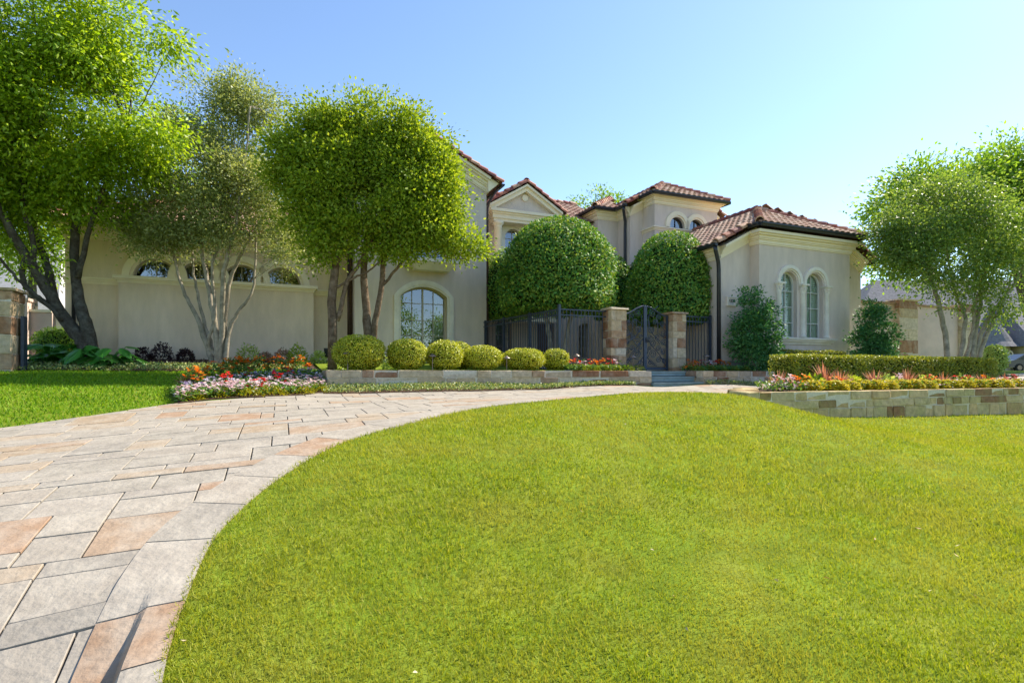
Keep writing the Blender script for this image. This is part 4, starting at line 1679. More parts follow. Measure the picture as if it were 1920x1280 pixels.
sPo = ST(1048.5, 14.9)
zt_ = ZP(578, sPo, 14.9)
fence('black iron railing from tall corner post to the stone gate pillar', (sPo, 14.9), (pL0, 14.9), .1, .1, zt_ - .1 - .02, 13, posts=(0,), extra=.08)
fence('long black iron railing running back from the corner post to the gabled wall', (sPo, 14.95), (ST(907, 19.95), 19.95), .1, .1, zt_ - .1 - .02, 42, posts=(.33, .68, .97))
fence('short black iron railing between stone gate pillar and the wing downspout', (pR1, 14.9), (sW0 - .15, 14.9), .08, .08, ZP(592, pR1, 14.9) - .08, 10, posts=(.99,))
# side entrance pillar, garden wall and gate edge by the left boundary
tq = st(*PX(22, 690, 13.0)[:2])[1]
sq1 = ST(22, tq)
pillar('boundary_pillar', 'tall square stone pillar beside the black side gate and philodendrons', sq1 - .75, sq1, tq, tq + .75, -.25, ZP(545, sq1, tq), 6)
zq = ZP(590, sq1, tq)
m_ = MB()
m_.box(sq1 + .06, sq1 + .12, tq + .30, tq + .52, -.2, zq)
sgt = tag(m_.build('side_gate', IRON), 'solid black metal side gate standing ajar by the stone pillar', 'gate', kind='thing')
tw_ = 20.3
gwL, gwR = ST(20, tw_), sL0 - .02
gw = thing('garden_wall', 'pinkish stucco garden wall with pier beside the garage range', 'wall', W((gwL + gwR) / 2, tw_, .3))
zgw = ZP(581, gwR, tw_)
m_ = MB()
m_.box(gwL, gwR, tw_, tw_ + .3, -.1, zgw - .08)
m_.build('wall_body', STUCCO_P, gw)
m_ = MB()
m_.box(gwL - .05, gwR, tw_ - .06, tw_ + .36, zgw - .08, zgw)
m_.build('coping', TRIM, gw)
pp0, pp1 = ST(36, tw_), ST(56, tw_)
m_ = MB()
m_.box(pp0, pp1, tw_ - .18, tw_ + .31, -.1, zgw + .22)
m_.box(pp0 - .04, pp1 + .04, tw_ - .22, tw_ + .35, zgw + .22, zgw + .30)
m_.build('pier', STUCCO_P, gw)
# courtyard wall on the far side of the wing
tw2 = 15.2
p0_, p1_ = ST(1668, tw2), ST(1712, tw2)
zc2 = ZP(563, p0_, tw2)
pillar('boundary_pillar', 'stone pillar next to the conical shrub at the end of the stucco wall', p0_ + .35, p1_, tw2 - .2, tw2 + .35, -.2, zc2, 7)
p2_, p3_ = ST(1797, tw2), ST(1822, tw2)
pillar('boundary_pillar', 'brown stone pillar behind the grey multi-stem tree', p2_, p3_, tw2 - .2, tw2 + .35, -.3, ZP(570, p2_, tw2), 7, cap=False)
ytw = thing('yard_wall', 'pink stucco yard wall with stone coping between two stone pillars', 'wall', W((p1_ + p2_) / 2, tw2, -.1))
m_ = MB()
m_.box(sW1, p2_, tw2 + .02, tw2 + .3, -.3, zc2 - .16)
m_.build('wall_body', STUCCO_P, ytw)
m_ = MB()
m_.box(sW1, p2_ + .02, tw2 - .04, tw2 + .36, zc2 - .16, zc2 - .08)
m_.build('coping', STONE, ytw)

# ------------------------------------------------------------------ foliage


def unit(v):
    return v / np.maximum(1e-9, np.linalg.norm(v, axis=-1, keepdims=True))


def leaves(P, D, ln, wd, rng, curl=.15, face=None):
    """Leaf quads (base, side, tip, side) at points P growing along D."""
    n = len(P)
    D = unit(D)
    r = rng.normal(size=(n, 3))
    if face is not None:                         # blades turned outwards, as on clipped growth
        r = face + r * .45
    S = unit(np.cross(D, r))
    N_ = np.cross(S, D)
    l = (ln * rng.uniform(.7, 1.25, n))[:, None]
    w = (wd * rng.uniform(.75, 1.2, n))[:, None]
    mid = P + D * l * .45 + N_ * l * curl * .5
    return np.stack([P, mid + S * w * .5, P + D * l - N_ * l * curl, mid - S * w * .5], 1).reshape(-1, 3)


from mathutils import noise as mnoise


def vnoise(x, y, sc, seed=0):                    # soft patchy field, about -1..1
    r = np.random.default_rng(seed)
    o = 0
    for k in range(7):
        a, f, p = r.uniform(0, 6.28), sc * r.uniform(.5, 2.2), r.uniform(0, 6.28)
        o = o + np.sin((x * math.cos(a) + y * math.sin(a)) * f + p + 1.7 * np.sin((x * math.sin(a) - y * math.cos(a)) * f * .7 + p))
    return o / 3.0


def crown_leaves(blobs, n, ln, wd, per=26, cr=.26, shell=.5, droop=.15, seed=1, rough=None, up=0.0):
    rng = np.random.default_rng(seed)
    B = np.array([[*b[0], *(b[1] if hasattr(b[1], '__len__') else (b[1],) * 3)] for b in blobs])
    wts = np.array([b[2] if len(b) > 2 else 1 for b in blobs]) * (B[:, 3] * B[:, 5]) ** .9
    nc = max(1, n // per)
    idx = rng.choice(len(B), nc, p=wts / wts.sum())
    d = unit(rng.normal(size=(nc, 3)))
    f = shell + (1 - shell) * rng.random(nc) ** .6
    f *= rng.uniform(.9, 1.1, nc)
    cc = B[idx, :3] + d * B[idx, 3:] * f[:, None]
    if rough:
        nz = np.array([mnoise.noise(Vector(c) * rough[0] + Vector((seed, 0, 0))) for c in cc])
        n2 = np.array([mnoise.noise(Vector(c) * rough[0] * 2.3 + Vector((0, seed, 0))) for c in cc])
        cc = cc + d * (n2 * rough[2])[:, None]
        ok = nz > rough[1]
        cc, d = cc[ok], d[ok]
        nc = len(cc)
    out = unit(d * np.array([1, 1, .8]) + np.array([0, 0, up]))
    ci = rng.integers(0, nc, n)
    off = rng.normal(size=(n, 3)) * cr * np.array([1, 1, .62]) + out[ci] * (rng.random(n)[:, None] - .4) * cr * 1.8
    P = cc[ci] + off
    D = unit(off) * .8 + out[ci] * .6 + rng.normal(size=(n, 3)) * .55 - np.array([0, 0, droop])
    return leaves(P, D, ln, wd, rng), cc


def pblob(px, py, r, Y, sy=1.0, sz=1.0, w=1.0):
    R_ = r * Y / F * .93
    return (PX(px, py, Y), (R_, R_ * sy, R_ * sz), w)


def branch(mb, pts, r0, r1, n=8, wob=.0, seed=0):
    pts = resample(pts, max(8, len(pts) * 4))
    rng = np.random.default_rng(seed)
    pts = pts + rng.normal(size=pts.shape) * wob
    L_ = len(pts)
    rr = [r0 + (r1 - r0) * (i / (L_ - 1)) ** .8 for i in range(L_)]
    mb.tube(pts, rr, n)


def twigs(mb, cc, roots, k, r, seed, n=4):
    """Thin limbs from the nearest main limb points out to leaf clusters."""
    rng = np.random.default_rng(seed)
    roots = np.array(roots)
    for c in cc[rng.choice(len(cc), min(k, len(cc)), replace=False)]:
        q = roots[roots[:, 2] < c[2] + .2]
        if not len(q):
            continue
        a = q[np.linalg.norm(q - c, axis=1).argmin()]
        m = (a + c) / 2 + rng.normal(size=3) * .12 + np.array([0, 0, -.08])
        branch(mb, [a, m, c], r, r * .25, n, .01, int(rng.integers(1e6)))


def limb_points(lists):
    return np.vstack([resample(l, 14)[4:] for l in lists])


LIME = leafmat('leaf_lime', [(.12, .24, .012), (.22, .36, .016), (.32, .46, .025), (.18, .31, .015), (.38, .50, .04)], .5)
OLIVE = leafmat('leaf_grey_green', [(.15, .21, .07), (.30, .35, .13), (.42, .46, .20), (.21, .27, .095), (.35, .40, .16)], .4, tcol=(1.5, 1.4, .7))
GLOSSY = leafmat('leaf_glossy', [(.12, .21, .012), (.21, .32, .018), (.36, .44, .05), (.16, .27, .015), (.30, .40, .035)], .42, rough=.55, spec=.3)
HOLLY = leafmat('leaf_holly', [(.03, .13, .025), (.07, .22, .035), (.22, .36, .05), (.05, .18, .035), (.34, .42, .06), (.10, .27, .045)], .25, rough=.55, spec=.3)
MAGN = leafmat('leaf_dark_shrub', [(.025, .13, .04), (.06, .20, .06), (.14, .30, .08), (.04, .16, .05)], .22, rough=.5, spec=.35)
GOLD = leafmat('leaf_golden_privet', [(.26, .34, .012), (.44, .48, .02), (.58, .55, .04), (.34, .41, .018), (.64, .60, .10)], .22, tcol=(1.3, 1.2, .5))
HEDGE = leafmat('leaf_hedge', [(.14, .20, .02), (.27, .32, .03), (.42, .42, .055), (.20, .26, .025)], .25)
FAR = leafmat('leaf_far', [(.10, .22, .025), (.19, .34, .04), (.28, .42, .055)], .45)
LITE = leafmat('leaf_light', [(.24, .38, .06), (.44, .54, .18), (.34, .46, .10)], .3)
PURP = leafmat('leaf_purple', [(.03, .015, .02), (.06, .025, .03), (.04, .03, .025)], .2)
PINKL = leafmat('leaf_pink', [(.48, .23, .20), (.28, .24, .10), (.62, .40, .35)], .3, tcol=(1.1, 1, .9))
PHILO = leafmat('leaf_philodendron', [(.04, .20, .025), (.08, .30, .04), (.06, .25, .03)], .3, rough=.3, spec=.5)
GRASSM = leafmat('grass_blades', [(.12, .19, .005), (.26, .345, .011), (.38, .43, .022), (.19, .27, .008), (.54, .52, .13)], .4, rough=.55, spec=.2, tcol=(1.3, 1.15, .5), patch=((.37, .37, .06), 1.1))
GRASS_L = leafmat('grass_blades_side', [(.08, .20, .006), (.17, .33, .013), (.26, .40, .018)], .4, rough=.55, spec=.2, tcol=(1.3, 1.15, .5))
COVER = leafmat('ground_cover_leaf', [(.05, .13, .03), (.13, .23, .05), (.50, .52, .22), (.09, .18, .035)], .25)


def tree(name, label, cat, base, trunks, blobs, n, ln, wd, lm, bm_, per=26, cr=.26, shell=.45, seed=1, ntw=60, tr=.02, group=None, droop=.15, up=0.0, rough=(.9, -.12, .45)):
    r_ = thing(name, label, cat, base, group)
    for i, (pts, r0, r1) in enumerate(trunks):
        m_ = MB()
        branch(m_, pts, r0, r1, 9, .012, seed + i)
        m_.build('trunk' if i == 0 or np.linalg.norm(np.array(pts[0]) - np.array(base)) < .45 else 'limb', bm_, r_, True)
    V_, cc = crown_leaves(blobs, n, ln, wd, per, cr, shell, droop, seed, rough, up)
    if ntw and trunks:
        m_ = MB()
        twigs(m_, cc, limb_points([t[0] for t in trunks]), ntw, tr, seed)
        tag(m_.build('branches', bm_, r_, True), kind='stuff')
    quads('crown', V_, lm, r_)
    return r_


def gpt(px, Y):                                  # ground point under a column of the photo
    x = (px - CX) * Y / F
    return (x, Y, g1(x, Y))


# --- tree beside the stone pillar, leaning two-stem trunk
Y0 = 15.2
b_ = gpt(168, Y0)
T = lambda *a: [PX(x, y, Y0 + (a[0] if i else 0)) for i, (x, y) in enumerate(a[1:])]
trA = [([b_, PX(160, 645, Y0), PX(118, 595, Y0 - .1), PX(88, 540, Y0 - .3), PX(62, 500, Y0 - .5), PX(20, 430, Y0 - .9), PX(-30, 340, Y0 - 1.2)], .21, .07),
       ([(b_[0] + .12, b_[1] + .05, b_[2]), PX(164, 620, Y0), PX(148, 560, Y0 + .1), PX(140, 500, Y0 + .2), PX(142, 430, Y0 + .2), PX(150, 350, Y0), PX(130, 250, Y0 - .3)], .19, .06),
       ([PX(138, 620, Y0), PX(100, 578, Y0 - .2), PX(68, 555, Y0 - .4), PX(44, 530, Y0 - .5), PX(40, 505, Y0 - .6), PX(50, 480, Y0 - .6)], .09, .06),
       ([PX(100, 560, Y0), PX(88, 500, Y0), PX(72, 450, Y0 + .2), PX(60, 400, Y0 + .3), PX(40, 300, Y0)], .11, .05),
       ([PX(146, 520, Y0 + .1), PX(160, 460, Y0), PX(168, 430, Y0 - .1), PX(200, 340, Y0 - .3), PX(240, 240, Y0 - .6)], .08, .03),
       ([PX(120, 600, Y0 - .2), PX(70, 555, Y0 - .5), PX(30, 520, Y0 - .8), PX(-10, 470, Y0 - 1.2)], .05, .03),
       ([PX(62, 500, Y0 - .5), PX(60, 440, Y0 - .6), PX(40, 360, Y0 - .8), PX(80, 230, Y0 - 1)], .07, .03)]
blA = [pblob(*a) for a in [(40, 40, 150, 13.5), (-90, 160, 170, 13.5), (165, 55, 90, 13.5), (225, 60, 50, 13.2), (268, 72, 30, 13.2), (300, 78, 22, 13.2), (322, 80, 13, 13.2), (90, 190, 140, 14), (205, 185, 80, 14), (262, 215, 52, 14), (300, 250, 34, 14),
       (20, 300, 115, 14.5, 1, 1, .8), (130, 310, 90, 14.6, 1, 1, .7), (215, 300, 66, 14.8), (270, 300, 42, 14.8), (-40, 400, 90, 14.8, 1, 1, .6), (70, 400, 70, 15, 1, 1, .35), (150, 385, 60, 15.2, 1, 1, .4), (205, 390, 45, 15.4, 1, 1, .6), (20, 465, 50, 14.6, 1, 1, .35), (-120, 300, 150, 14)]]
tree('elm_tree', 'lime green tree with leaning dark two-stem trunk beside the stone pillar', 'tree', b_, trA, blA, 84000, .135, .058, LIME, BARK, 70, .30, .25, 3, 130, .022, droop=.35)
# --- grey-green tree with many pale stems
Y0 = 16.6
b_ = gpt(412, Y0)
zb0 = b_[2]
stems = [[(396, 672), (372, 600), (345, 545), (325, 480), (318, 420), (300, 380)], [(402, 672), (385, 610), (372, 560), (362, 500), (358, 440), (350, 330)], [(408, 675), (404, 610), (392, 540), (380, 480), (376, 420), (392, 300), (400, 200)],
         [(412, 675), (416, 610), (418, 560), (422, 500), (440, 430), (455, 330), (470, 200)], [(418, 675), (424, 600), (428, 540), (446, 490), (468, 450), (500, 400)], [(424, 675), (430, 620), (450, 580), (474, 545), (478, 500), (482, 440), (500, 380)],
         [(400, 660), (392, 640), (404, 580), (398, 500), (430, 400), (440, 260)]]
trB = []
for i, p in enumerate(stems):
    o_ = (i - 3) * .12
    pts = [PX(x, y, Y0 + .05 * math.sin(i * 2.1) + .12 * k * math.sin(i * 1.7)) for k, (x, y) in enumerate(p)]
    pts = [(b_[0] + o_ * .5, b_[1] + .06 * math.sin(i * 3), b_[2] - .05)] + pts
    trB.append((pts, .092 if i in (0, 2, 3) else .074, .02))
blB = [pblob(*a) for a in [(300, 420, 62, 16.4), (370, 340, 85, 16.5), (440, 300, 65, 16.6), (350, 260, 50, 16.6, 1, 1.2), (405, 210, 42, 16.6, 1, 1.5), (470, 200, 40, 16.6, 1, 1.5), (440, 170, 22, 16.6, 1, 1.6, .7), (362, 170, 20, 16.6, 1, 1.6, .6), (520, 190, 18, 16.6, 1, 1.7, .5),
       (440, 385, 84, 16.3), (340, 385, 78, 16.2), (505, 425, 48, 16.2), (275, 445, 34, 16.2), (490, 350, 60, 16.5), (325, 430, 38, 16), (420, 430, 40, 16), (535, 470, 24, 16), (250, 400, 40, 16.4)]]
tree('multi_stem_tree', 'grey-green tree with a fan of pale slender stems before the garage wall', 'tree', b_, trB, blB, 60000, .09, .048, OLIVE, BARK_P, 46, .24, .25, 5, 90, .013, up=.3)
# --- glossy twin trees behind the clipped balls
Y0 = 15.0
xb, yb = PX(625, 690, Y0)[:2]
b_ = (xb, yb, CAMZ + .06)
trC = [([b_, PX(626, 620, Y0), PX(622, 560, Y0), PX(627, 510, Y0), PX(640, 440, Y0 + .2), PX(620, 350, Y0), PX(600, 260, Y0)], .125, .05),
       ([PX(632, 600, Y0), PX(644, 560, Y0), PX(650, 530, Y0), PX(670, 500, Y0), PX(700, 440, Y0 - .1), PX(720, 340, Y0)], .07, .03),
       ([PX(630, 540, Y0), PX(660, 522, Y0), PX(690, 510, Y0), PX(710, 490, Y0 - .2)], .035, .02)]
blC = [pblob(*a) for a in [(600, 268, 62, 15), (558, 305, 50, 15), (640, 238, 50, 15.2), (600, 350, 62, 14.8), (540, 340, 28, 15), (650, 325, 66, 15), (620, 425, 42, 14.8), (578, 415, 32, 14.8), (662, 440, 38, 14.8), (600, 468, 28, 14.7), (530, 275, 20, 15), (570, 235, 26, 15)]]
tree('evergreen_tree', 'glossy evergreen tree with forked brown trunk next to the garage corner', 'tree', b_, trC, blC, 40000, .10, .062, GLOSSY, BARK_B, 40, .2, .35, 8, 80, .018, rough=(1.9, -.18, .3))
Y0 = 15.4
xb, yb = PX(692, 690, Y0)[:2]
b_ = (xb, yb, CAMZ + .08)
trC = [([b_, PX(690, 630, Y0), PX(686, 570, Y0), PX(682, 510, Y0), PX(690, 440, Y0), PX(700, 330, Y0)], .13, .05),
       ([(b_[0] + .1, b_[1], b_[2]), PX(700, 620, Y0), PX(712, 560, Y0), PX(718, 520, Y0), PX(720, 480, Y0), PX(760, 420, Y0), PX(800, 330, Y0)], .09, .03),
       ([PX(714, 538, Y0), PX(730, 522, Y0), PX(742, 505, Y0), PX(780, 470, Y0), PX(850, 460, Y0)], .045, .02)]
blC = [pblob(*a) for a in [(700, 238, 52, 15.4), (750, 250, 52, 15.4), (792, 288, 48, 15.4), (700, 310, 70, 15.4), (770, 350, 70, 15.2), (818, 335, 38, 15.3), (832, 390, 36, 15.2), (740, 420, 58, 15), (800, 430, 46, 15), (845, 450, 34, 15), (876, 466, 22, 15), (895, 460, 11, 15), (760, 472, 22, 14.9), (700, 455, 30, 15)]]
tree('evergreen_tree', 'glossy evergreen tree standing before the big arched ground-floor window', 'tree', b_, trC, blC, 54000, .10, .062, GLOSSY, BARK_B, 40, .2, .35, 9, 90, .018, rough=(1.9, -.18, .3))
# --- right-hand multi-stem tree and the big tree behind
Y0 = 19.5
b_ = gpt(1798, Y0)
stems = [[(1790, 668), (1772, 625), (1764, 590), (1758, 560), (1740, 510), (1728, 480), (1700, 420)], [(1795, 668), (1808, 620), (1806, 580), (1795, 560), (1780, 500), (1770, 400)], [(1798, 668), (1824, 620), (1826, 580), (1832, 560), (1850, 500), (1850, 420)],
         [(1802, 668), (1842, 620), (1858, 590), (1880, 560), (1910, 520), (1930, 460)], [(1798, 668), (1832, 600), (1840, 560), (1830, 500), (1800, 430)], [(1806, 668), (1850, 625), (1875, 580), (1890, 540), (1900, 500)]]
trD = []
for i, p in enumerate(stems):
    trD.append(([(b_[0] + (i - 2) * .16, b_[1], b_[2] - .05)] + [PX(x, y, Y0 + .15 * k * math.sin(i * 1.9)) for k, (x, y) in enumerate(p[1:])], .10, .025))
blD = [pblob(*a) for a in [(1700, 430, 58, 19.5), (1760, 410, 78, 19.5), (1840, 430, 85, 19.3), (1680, 480, 40, 19.6), (1745, 490, 54, 19.3), (1820, 505, 75, 19), (1900, 480, 80, 19.2), (1662, 430, 24, 19.8), (1785, 370, 55, 19.8), (1880, 555, 45, 19), (1705, 370, 35, 20), (1668, 520, 24, 19.6)]]
tree('multi_stem_tree', 'airy tree with grey fanning stems behind the clipped box hedge', 'tree', b_, trD, blD, 38000, .105, .058, leafmat('leaf_airy', [(.09, .18, .035), (.17, .28, .055), (.26, .35, .09)], .4), BARK_P, 44, .28, .25, 12, 70, .014)
Y0 = 34
b_ = gpt(1945, Y0)
trE = [([b_, PX(1940, 600, Y0), PX(1925, 560, Y0), PX(1900, 480, Y0), PX(1880, 400, Y0)], .5, .15), ([PX(1930, 570, Y0), PX(1960, 500, Y0), PX(1990, 400, Y0)], .3, .1)]
blE = [pblob(*a) for a in [(1900, 370, 85, 34), (1960, 400, 110, 34), (1850, 350, 45, 34), (1900, 310, 42, 34), (1850, 420, 60, 34), (1930, 300, 40, 34), (1810, 340, 24, 34), (1980, 330, 60, 34), (1720, 350, 36, 34), (1770, 345, 26, 34), (1690, 400, 50, 34), (1760, 400, 60, 34), (1690, 470, 55, 34)]]
tree('shade_tree', 'big bright green shade tree rising behind the slate-roofed house', 'tree', b_, trE, blE, 46000, .26, .14, FAR, BARK, 44, .6, .4, 14, 50, .03, rough=(.5, -.12, .8))
Y0 = 47
b_ = gpt(1120, Y0)
trF = [([b_, PX(1118, 520, Y0), PX(1115, 400, Y0)], .3, .12)]
blF = [pblob(*a) for a in [(1125, 385, 28, 47), (1098, 388, 22, 47), (1150, 378, 18, 47), (1065, 400, 18, 47), (1130, 420, 40, 47), (1090, 430, 40, 47), (1160, 366, 8, 47)]]
tree('background_tree', 'green tree top showing above the ridge of the entrance roof', 'tree', b_, trF, blF, 5000, .28, .12, FAR, BARK, 16, .35, .45, 15, 10, .04)
Y0 = 30
b_ = gpt(60, Y0)
trF = [([b_, PX(60, 560, Y0), PX(62, 470, Y0)], .25, .1)]
blF = [pblob(*a) for a in [(60, 470, 60, 30), (110, 450, 50, 30), (20, 430, 60, 30), (90, 400, 60, 30), (150, 410, 50, 31), (320, 240, 40, 31), (330, 330, 60, 31)]]
tree('background_tree', 'yellow-green tree behind the pinkish garden wall', 'tree', b_, trF, blF, 9000, .20, .10, LIME, BARK, 20, .4, .4, 16, 12, .04)

# ------------------------------------------------------------------ clipped shrubs


def shell_pts(n, rng, prof, rx, ry, z0, z1, cx_, cy_, jit=.04, rot=0):
    """Points on a body of revolution: prof(f) is the relative radius at relative height f."""
    f = rng.random(n * 2)
    keep = rng.random(n * 2) < np.clip(prof(f) + .12, 0, 1)
    f = f[keep][:n]
    a = rng.random(len(f)) * 2 * math.pi
    q1 = cx_ * 3.1
    r = prof(f) * (1 + rng.normal(size=len(f)) * jit) * (1 + .028 * np.sin(a * 3 + f * 7 + q1) + .02 * np.sin(a * 5 - f * 11 + q1) + .018 * np.sin(a * 8 + f * 17 + q1)) * np.where(rng.random(len(f)) < .03, 1.06, 1)
    x, y = rx * r * np.cos(a), ry * r * np.sin(a)
    e = 1e-3
    dr = (prof(np.clip(f + e, 0, 1)) - prof(np.clip(f - e, 0, 1))) / (2 * e)
    N_ = unit(np.stack([np.cos(a), np.sin(a), -dr * max(rx, .01) / max(.01, z1 - z0)], 1))
    c, s_ = math.cos(rot), math.sin(rot)
    N_ = np.stack([N_[:, 0] * c - N_[:, 1] * s_, N_[:, 0] * s_ + N_[:, 1] * c, N_[:, 2]], 1)
    return np.stack([cx_ + x * c - y * s_, cy_ + x * s_ + y * c, z0 + f * (z1 - z0)], 1), N_


def cap_pts(n, rng, prof, rx, ry, z0, z1, cx_, cy_, rot=0):
    f = rng.random(n) ** .5
    a = rng.random(n) * 2 * math.pi
    r0 = prof(np.array([0.02]))[0]
    c, s_ = math.cos(rot), math.sin(rot)
    x, y = rx * r0 * f * np.cos(a), ry * r0 * f * np.sin(a)
    return np.stack([cx_ + x * c - y * s_, cy_ + x * s_ + y * c, np.full(n, z0) + rng.random(n) * .12], 1), np.tile(np.array([0, 0, -1.0]), (n, 1))


def clipped(name, label, cat, base, prof, rx, ry, z0, z1, n, ln, wd, lm, trunks=(), bm_=None, seed=1, group=None, rot=0, flat=None, jit=.04, loose=.35):
    r_ = thing(name, label, cat, base, group)
    rng = np.random.default_rng(seed)
    P, N_ = shell_pts(n, rng, prof, rx, ry, z0, z1, base[0], base[1], jit, rot)
    P2, N2 = cap_pts(n // 8, rng, prof, rx, ry, z0, z1, base[0], base[1], rot)
    P3, N3 = shell_pts(n // 3, rng, prof, rx * .9, ry * .9, z0 + (z1 - z0) * .04, z1 - (z1 - z0) * .07, base[0], base[1], jit, rot)
    P, N_ = np.vstack([P, P2, P3]), np.vstack([N_, N2, N3])
    if flat is not None:
        ss_ = UX * P[:, 0] + UY * P[:, 1]
        ex = np.maximum(0, ss_ - flat)
        P[:, 0] -= UX * ex
        P[:, 1] -= UY * ex
    D = N_ * loose + rng.normal(size=P.shape) * .8 + np.array([0, 0, .1])
    quads('crown', leaves(P - N_ * ln * .3, D, ln, wd, rng, .12, N_ + np.array([0, 0, .25])), lm, r_)
    m_ = MB()                                    # closed dark core against see-through; shade among the leaves as colour
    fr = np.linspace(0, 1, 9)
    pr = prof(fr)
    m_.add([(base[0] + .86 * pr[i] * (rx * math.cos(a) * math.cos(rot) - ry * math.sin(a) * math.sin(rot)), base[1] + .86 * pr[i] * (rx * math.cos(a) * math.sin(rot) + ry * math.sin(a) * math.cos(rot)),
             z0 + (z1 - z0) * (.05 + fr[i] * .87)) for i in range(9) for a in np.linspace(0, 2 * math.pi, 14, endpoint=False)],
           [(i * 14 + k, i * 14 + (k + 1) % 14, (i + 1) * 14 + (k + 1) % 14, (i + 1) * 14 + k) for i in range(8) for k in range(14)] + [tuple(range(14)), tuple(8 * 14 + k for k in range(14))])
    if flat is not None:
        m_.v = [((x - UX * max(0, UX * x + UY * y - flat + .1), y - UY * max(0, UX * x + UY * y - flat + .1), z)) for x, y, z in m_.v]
    m_.build('dark_core', mat('core_shade', (.03, .05, .014), vary=.5, scale=25, rough=1, spec=0), r_)
    for i, (pts, r0, r1) in enumerate(trunks):
        m_ = MB()
        branch(m_, pts, r0, r1, 8, .01, seed + i)
        m_.build('trunk', bm_, r_, True)
    return r_


def dome(f):                                     # straight-sided lower part, round top, tucked-in base
    f = np.asarray(f, float)
    return np.where(f < .12, .78 + .22 * np.sin(np.clip(f / .12, 0, 1) * math.pi / 2), np.where(f < .34, 1.0, np.sqrt(np.clip(1 - ((f - .34) / .66) ** 2.1, 0, 1))))


def ball(f):
    f = np.asarray(f, float)
    return np.sqrt(np.clip(1 - np.abs((f - .48) / .52) ** 2.4, 0, 1))


def cone(f):
    f = np.asarray(f, float)
    return np.where(f < .12, .6 + .4 * f / .12, (1 - ((f - .12) / .88) ** 1.5) * (1 + .07 * np.sin(f * 23)) + .03)


def topiary(label, s, t, rs_, rt_, py0, py1, n, seed, trunks, flat=None):
    x, y, _ = W(s, t, 0)
    zg = float(TZ(s, t)) + CAMZ
    z0, z1 = ZP(py0, s, t) + CAMZ, ZP(py1, s, t) + CAMZ
    tr = []
    for dx, r in trunks:
        tr.append(([(x + dx * .35, y, zg - .05), (x + dx * .5, y + .05, zg + (z0 - zg) * .5), (x + dx * .9, y, z0 + .1), (x + dx * 1.5, y, z0 + .7)], r, r * .5))
    clipped('topiary_tree', label, 'tree', (x, y, zg), dome, rs_, rt_, z0, z1, n, .10, .062, HOLLY, tr, BARK_P, seed, rot=ANG, flat=flat)


topiary('largest dome-clipped holly tree behind the long iron railing', ST(1045, 17), 17, 1.9, 1.98, 588, 409, 20000, 21, [(-.5, .10), (.1, .11), (.6, .09)])
topiary('small clipped tree squeezed between the gabled wall and the largest dome', ST(950, 20.3), 20.3, .95, 1.0, 600, 466, 5000, 22, [(0, .08)])
topiary('narrow clipped tree in the gap between the two big domes', ST(1150, 19.6), 19.6, .85, .85, 600, 478, 5000, 23, [(0, .08)])
topiary('dome-clipped holly tree behind the scrollwork gate against the wing', ST(1260, 16.25), 16.25, 1.58, 1.35, 609, 434, 14000, 24, [(-.2, .09), (.3, .08)], flat=sW0 - .06)
BG = 'round clipped golden shrubs along the retaining wall'
for i, (px, y1, wd_, t, dk) in enumerate([(674, 627, 92, 14.1, 0), (763, 635, 73, 14.05, 0), (834, 637, 66, 14.0, 0), (862, 640, 46, 14.7, 1), (904, 647, 72, 14.1, 0), (981, 652, 78, 14.1, 0), (1042, 653, 48, 14.2, 0)]):
    s = ST(px, t)
    x, y, _ = W(s, t, 0)
    R_ = wd_ / 2 * y / F
    z0 = CAMZ + .10
    z1 = ZP(y1, s, t) + CAMZ
    lab = {0: 'largest round golden shrub, beside the forked brown tree trunk', 1: 'round golden shrub under the near edge of the big arched window', 2: 'round golden shrub with a path light standing right before it',
           3: 'half-hidden round shrub tucked behind another clipped ball', 4: 'round shrub just past the big arched window before the bare wall', 5: 'wide low round shrub before the long iron railing', 6: 'smallest boxy clipped shrub below the tall fence corner post'}[i]
    clipped('clipped_shrub', lab, 'shrub', (x, y, CAMZ + .05), ball, R_, R_ * .95, z0, z1, int(5200 * (wd_ / 72) ** 1.6), .042, .026, GOLD, [([(x, y, CAMZ), (x + .02, y, z0 + .3)], .05, .03)], BARK_B, 40 + i, BG, jit=.045)
for lab, Y, bl, px, n, sd_ in [('conical dark green shrub under the house number plaque', 18.3, [(1404, 556, 14), (1430, 560, 15), (1415, 575, 24), (1400, 605, 26), (1434, 600, 28), (1416, 625, 32), (1394, 650, 26), (1442, 645, 30), (1412, 662, 30), (1445, 668, 18)], 1416, 8000, 61),
                                ('conical dark shrub between the wing and the stone pillar', 19.6, [(1637, 577, 12), (1630, 597, 22), (1650, 594, 18), (1638, 620, 30), (1620, 648, 26), (1654, 645, 26), (1637, 665, 32)], 1637, 7500, 62)]:
    x = (px - CX) * Y / F
    s_, t_ = st(x, Y)
    zg = CAMZ + .05
    tree('conical_shrub', lab, 'shrub', (x, Y, zg), [([(x, Y, zg - .05), (x + .02, Y, zg + .7), (x - .03, Y, zg + 1.5), (x, Y, zg + 2.1)], .045, .015), ([(x + .06, Y, zg - .05), (x + .12, Y, zg + .6), (x + .2, Y, zg + 1.1)], .03, .012)],
         [pblob(a_, b_, c_, Y) for a_, b_, c_ in bl], n, .105, .055, MAGN, BARK_P, 22, .10, .45, sd_, 30, .01, rough=(2.5, -.2, .15))


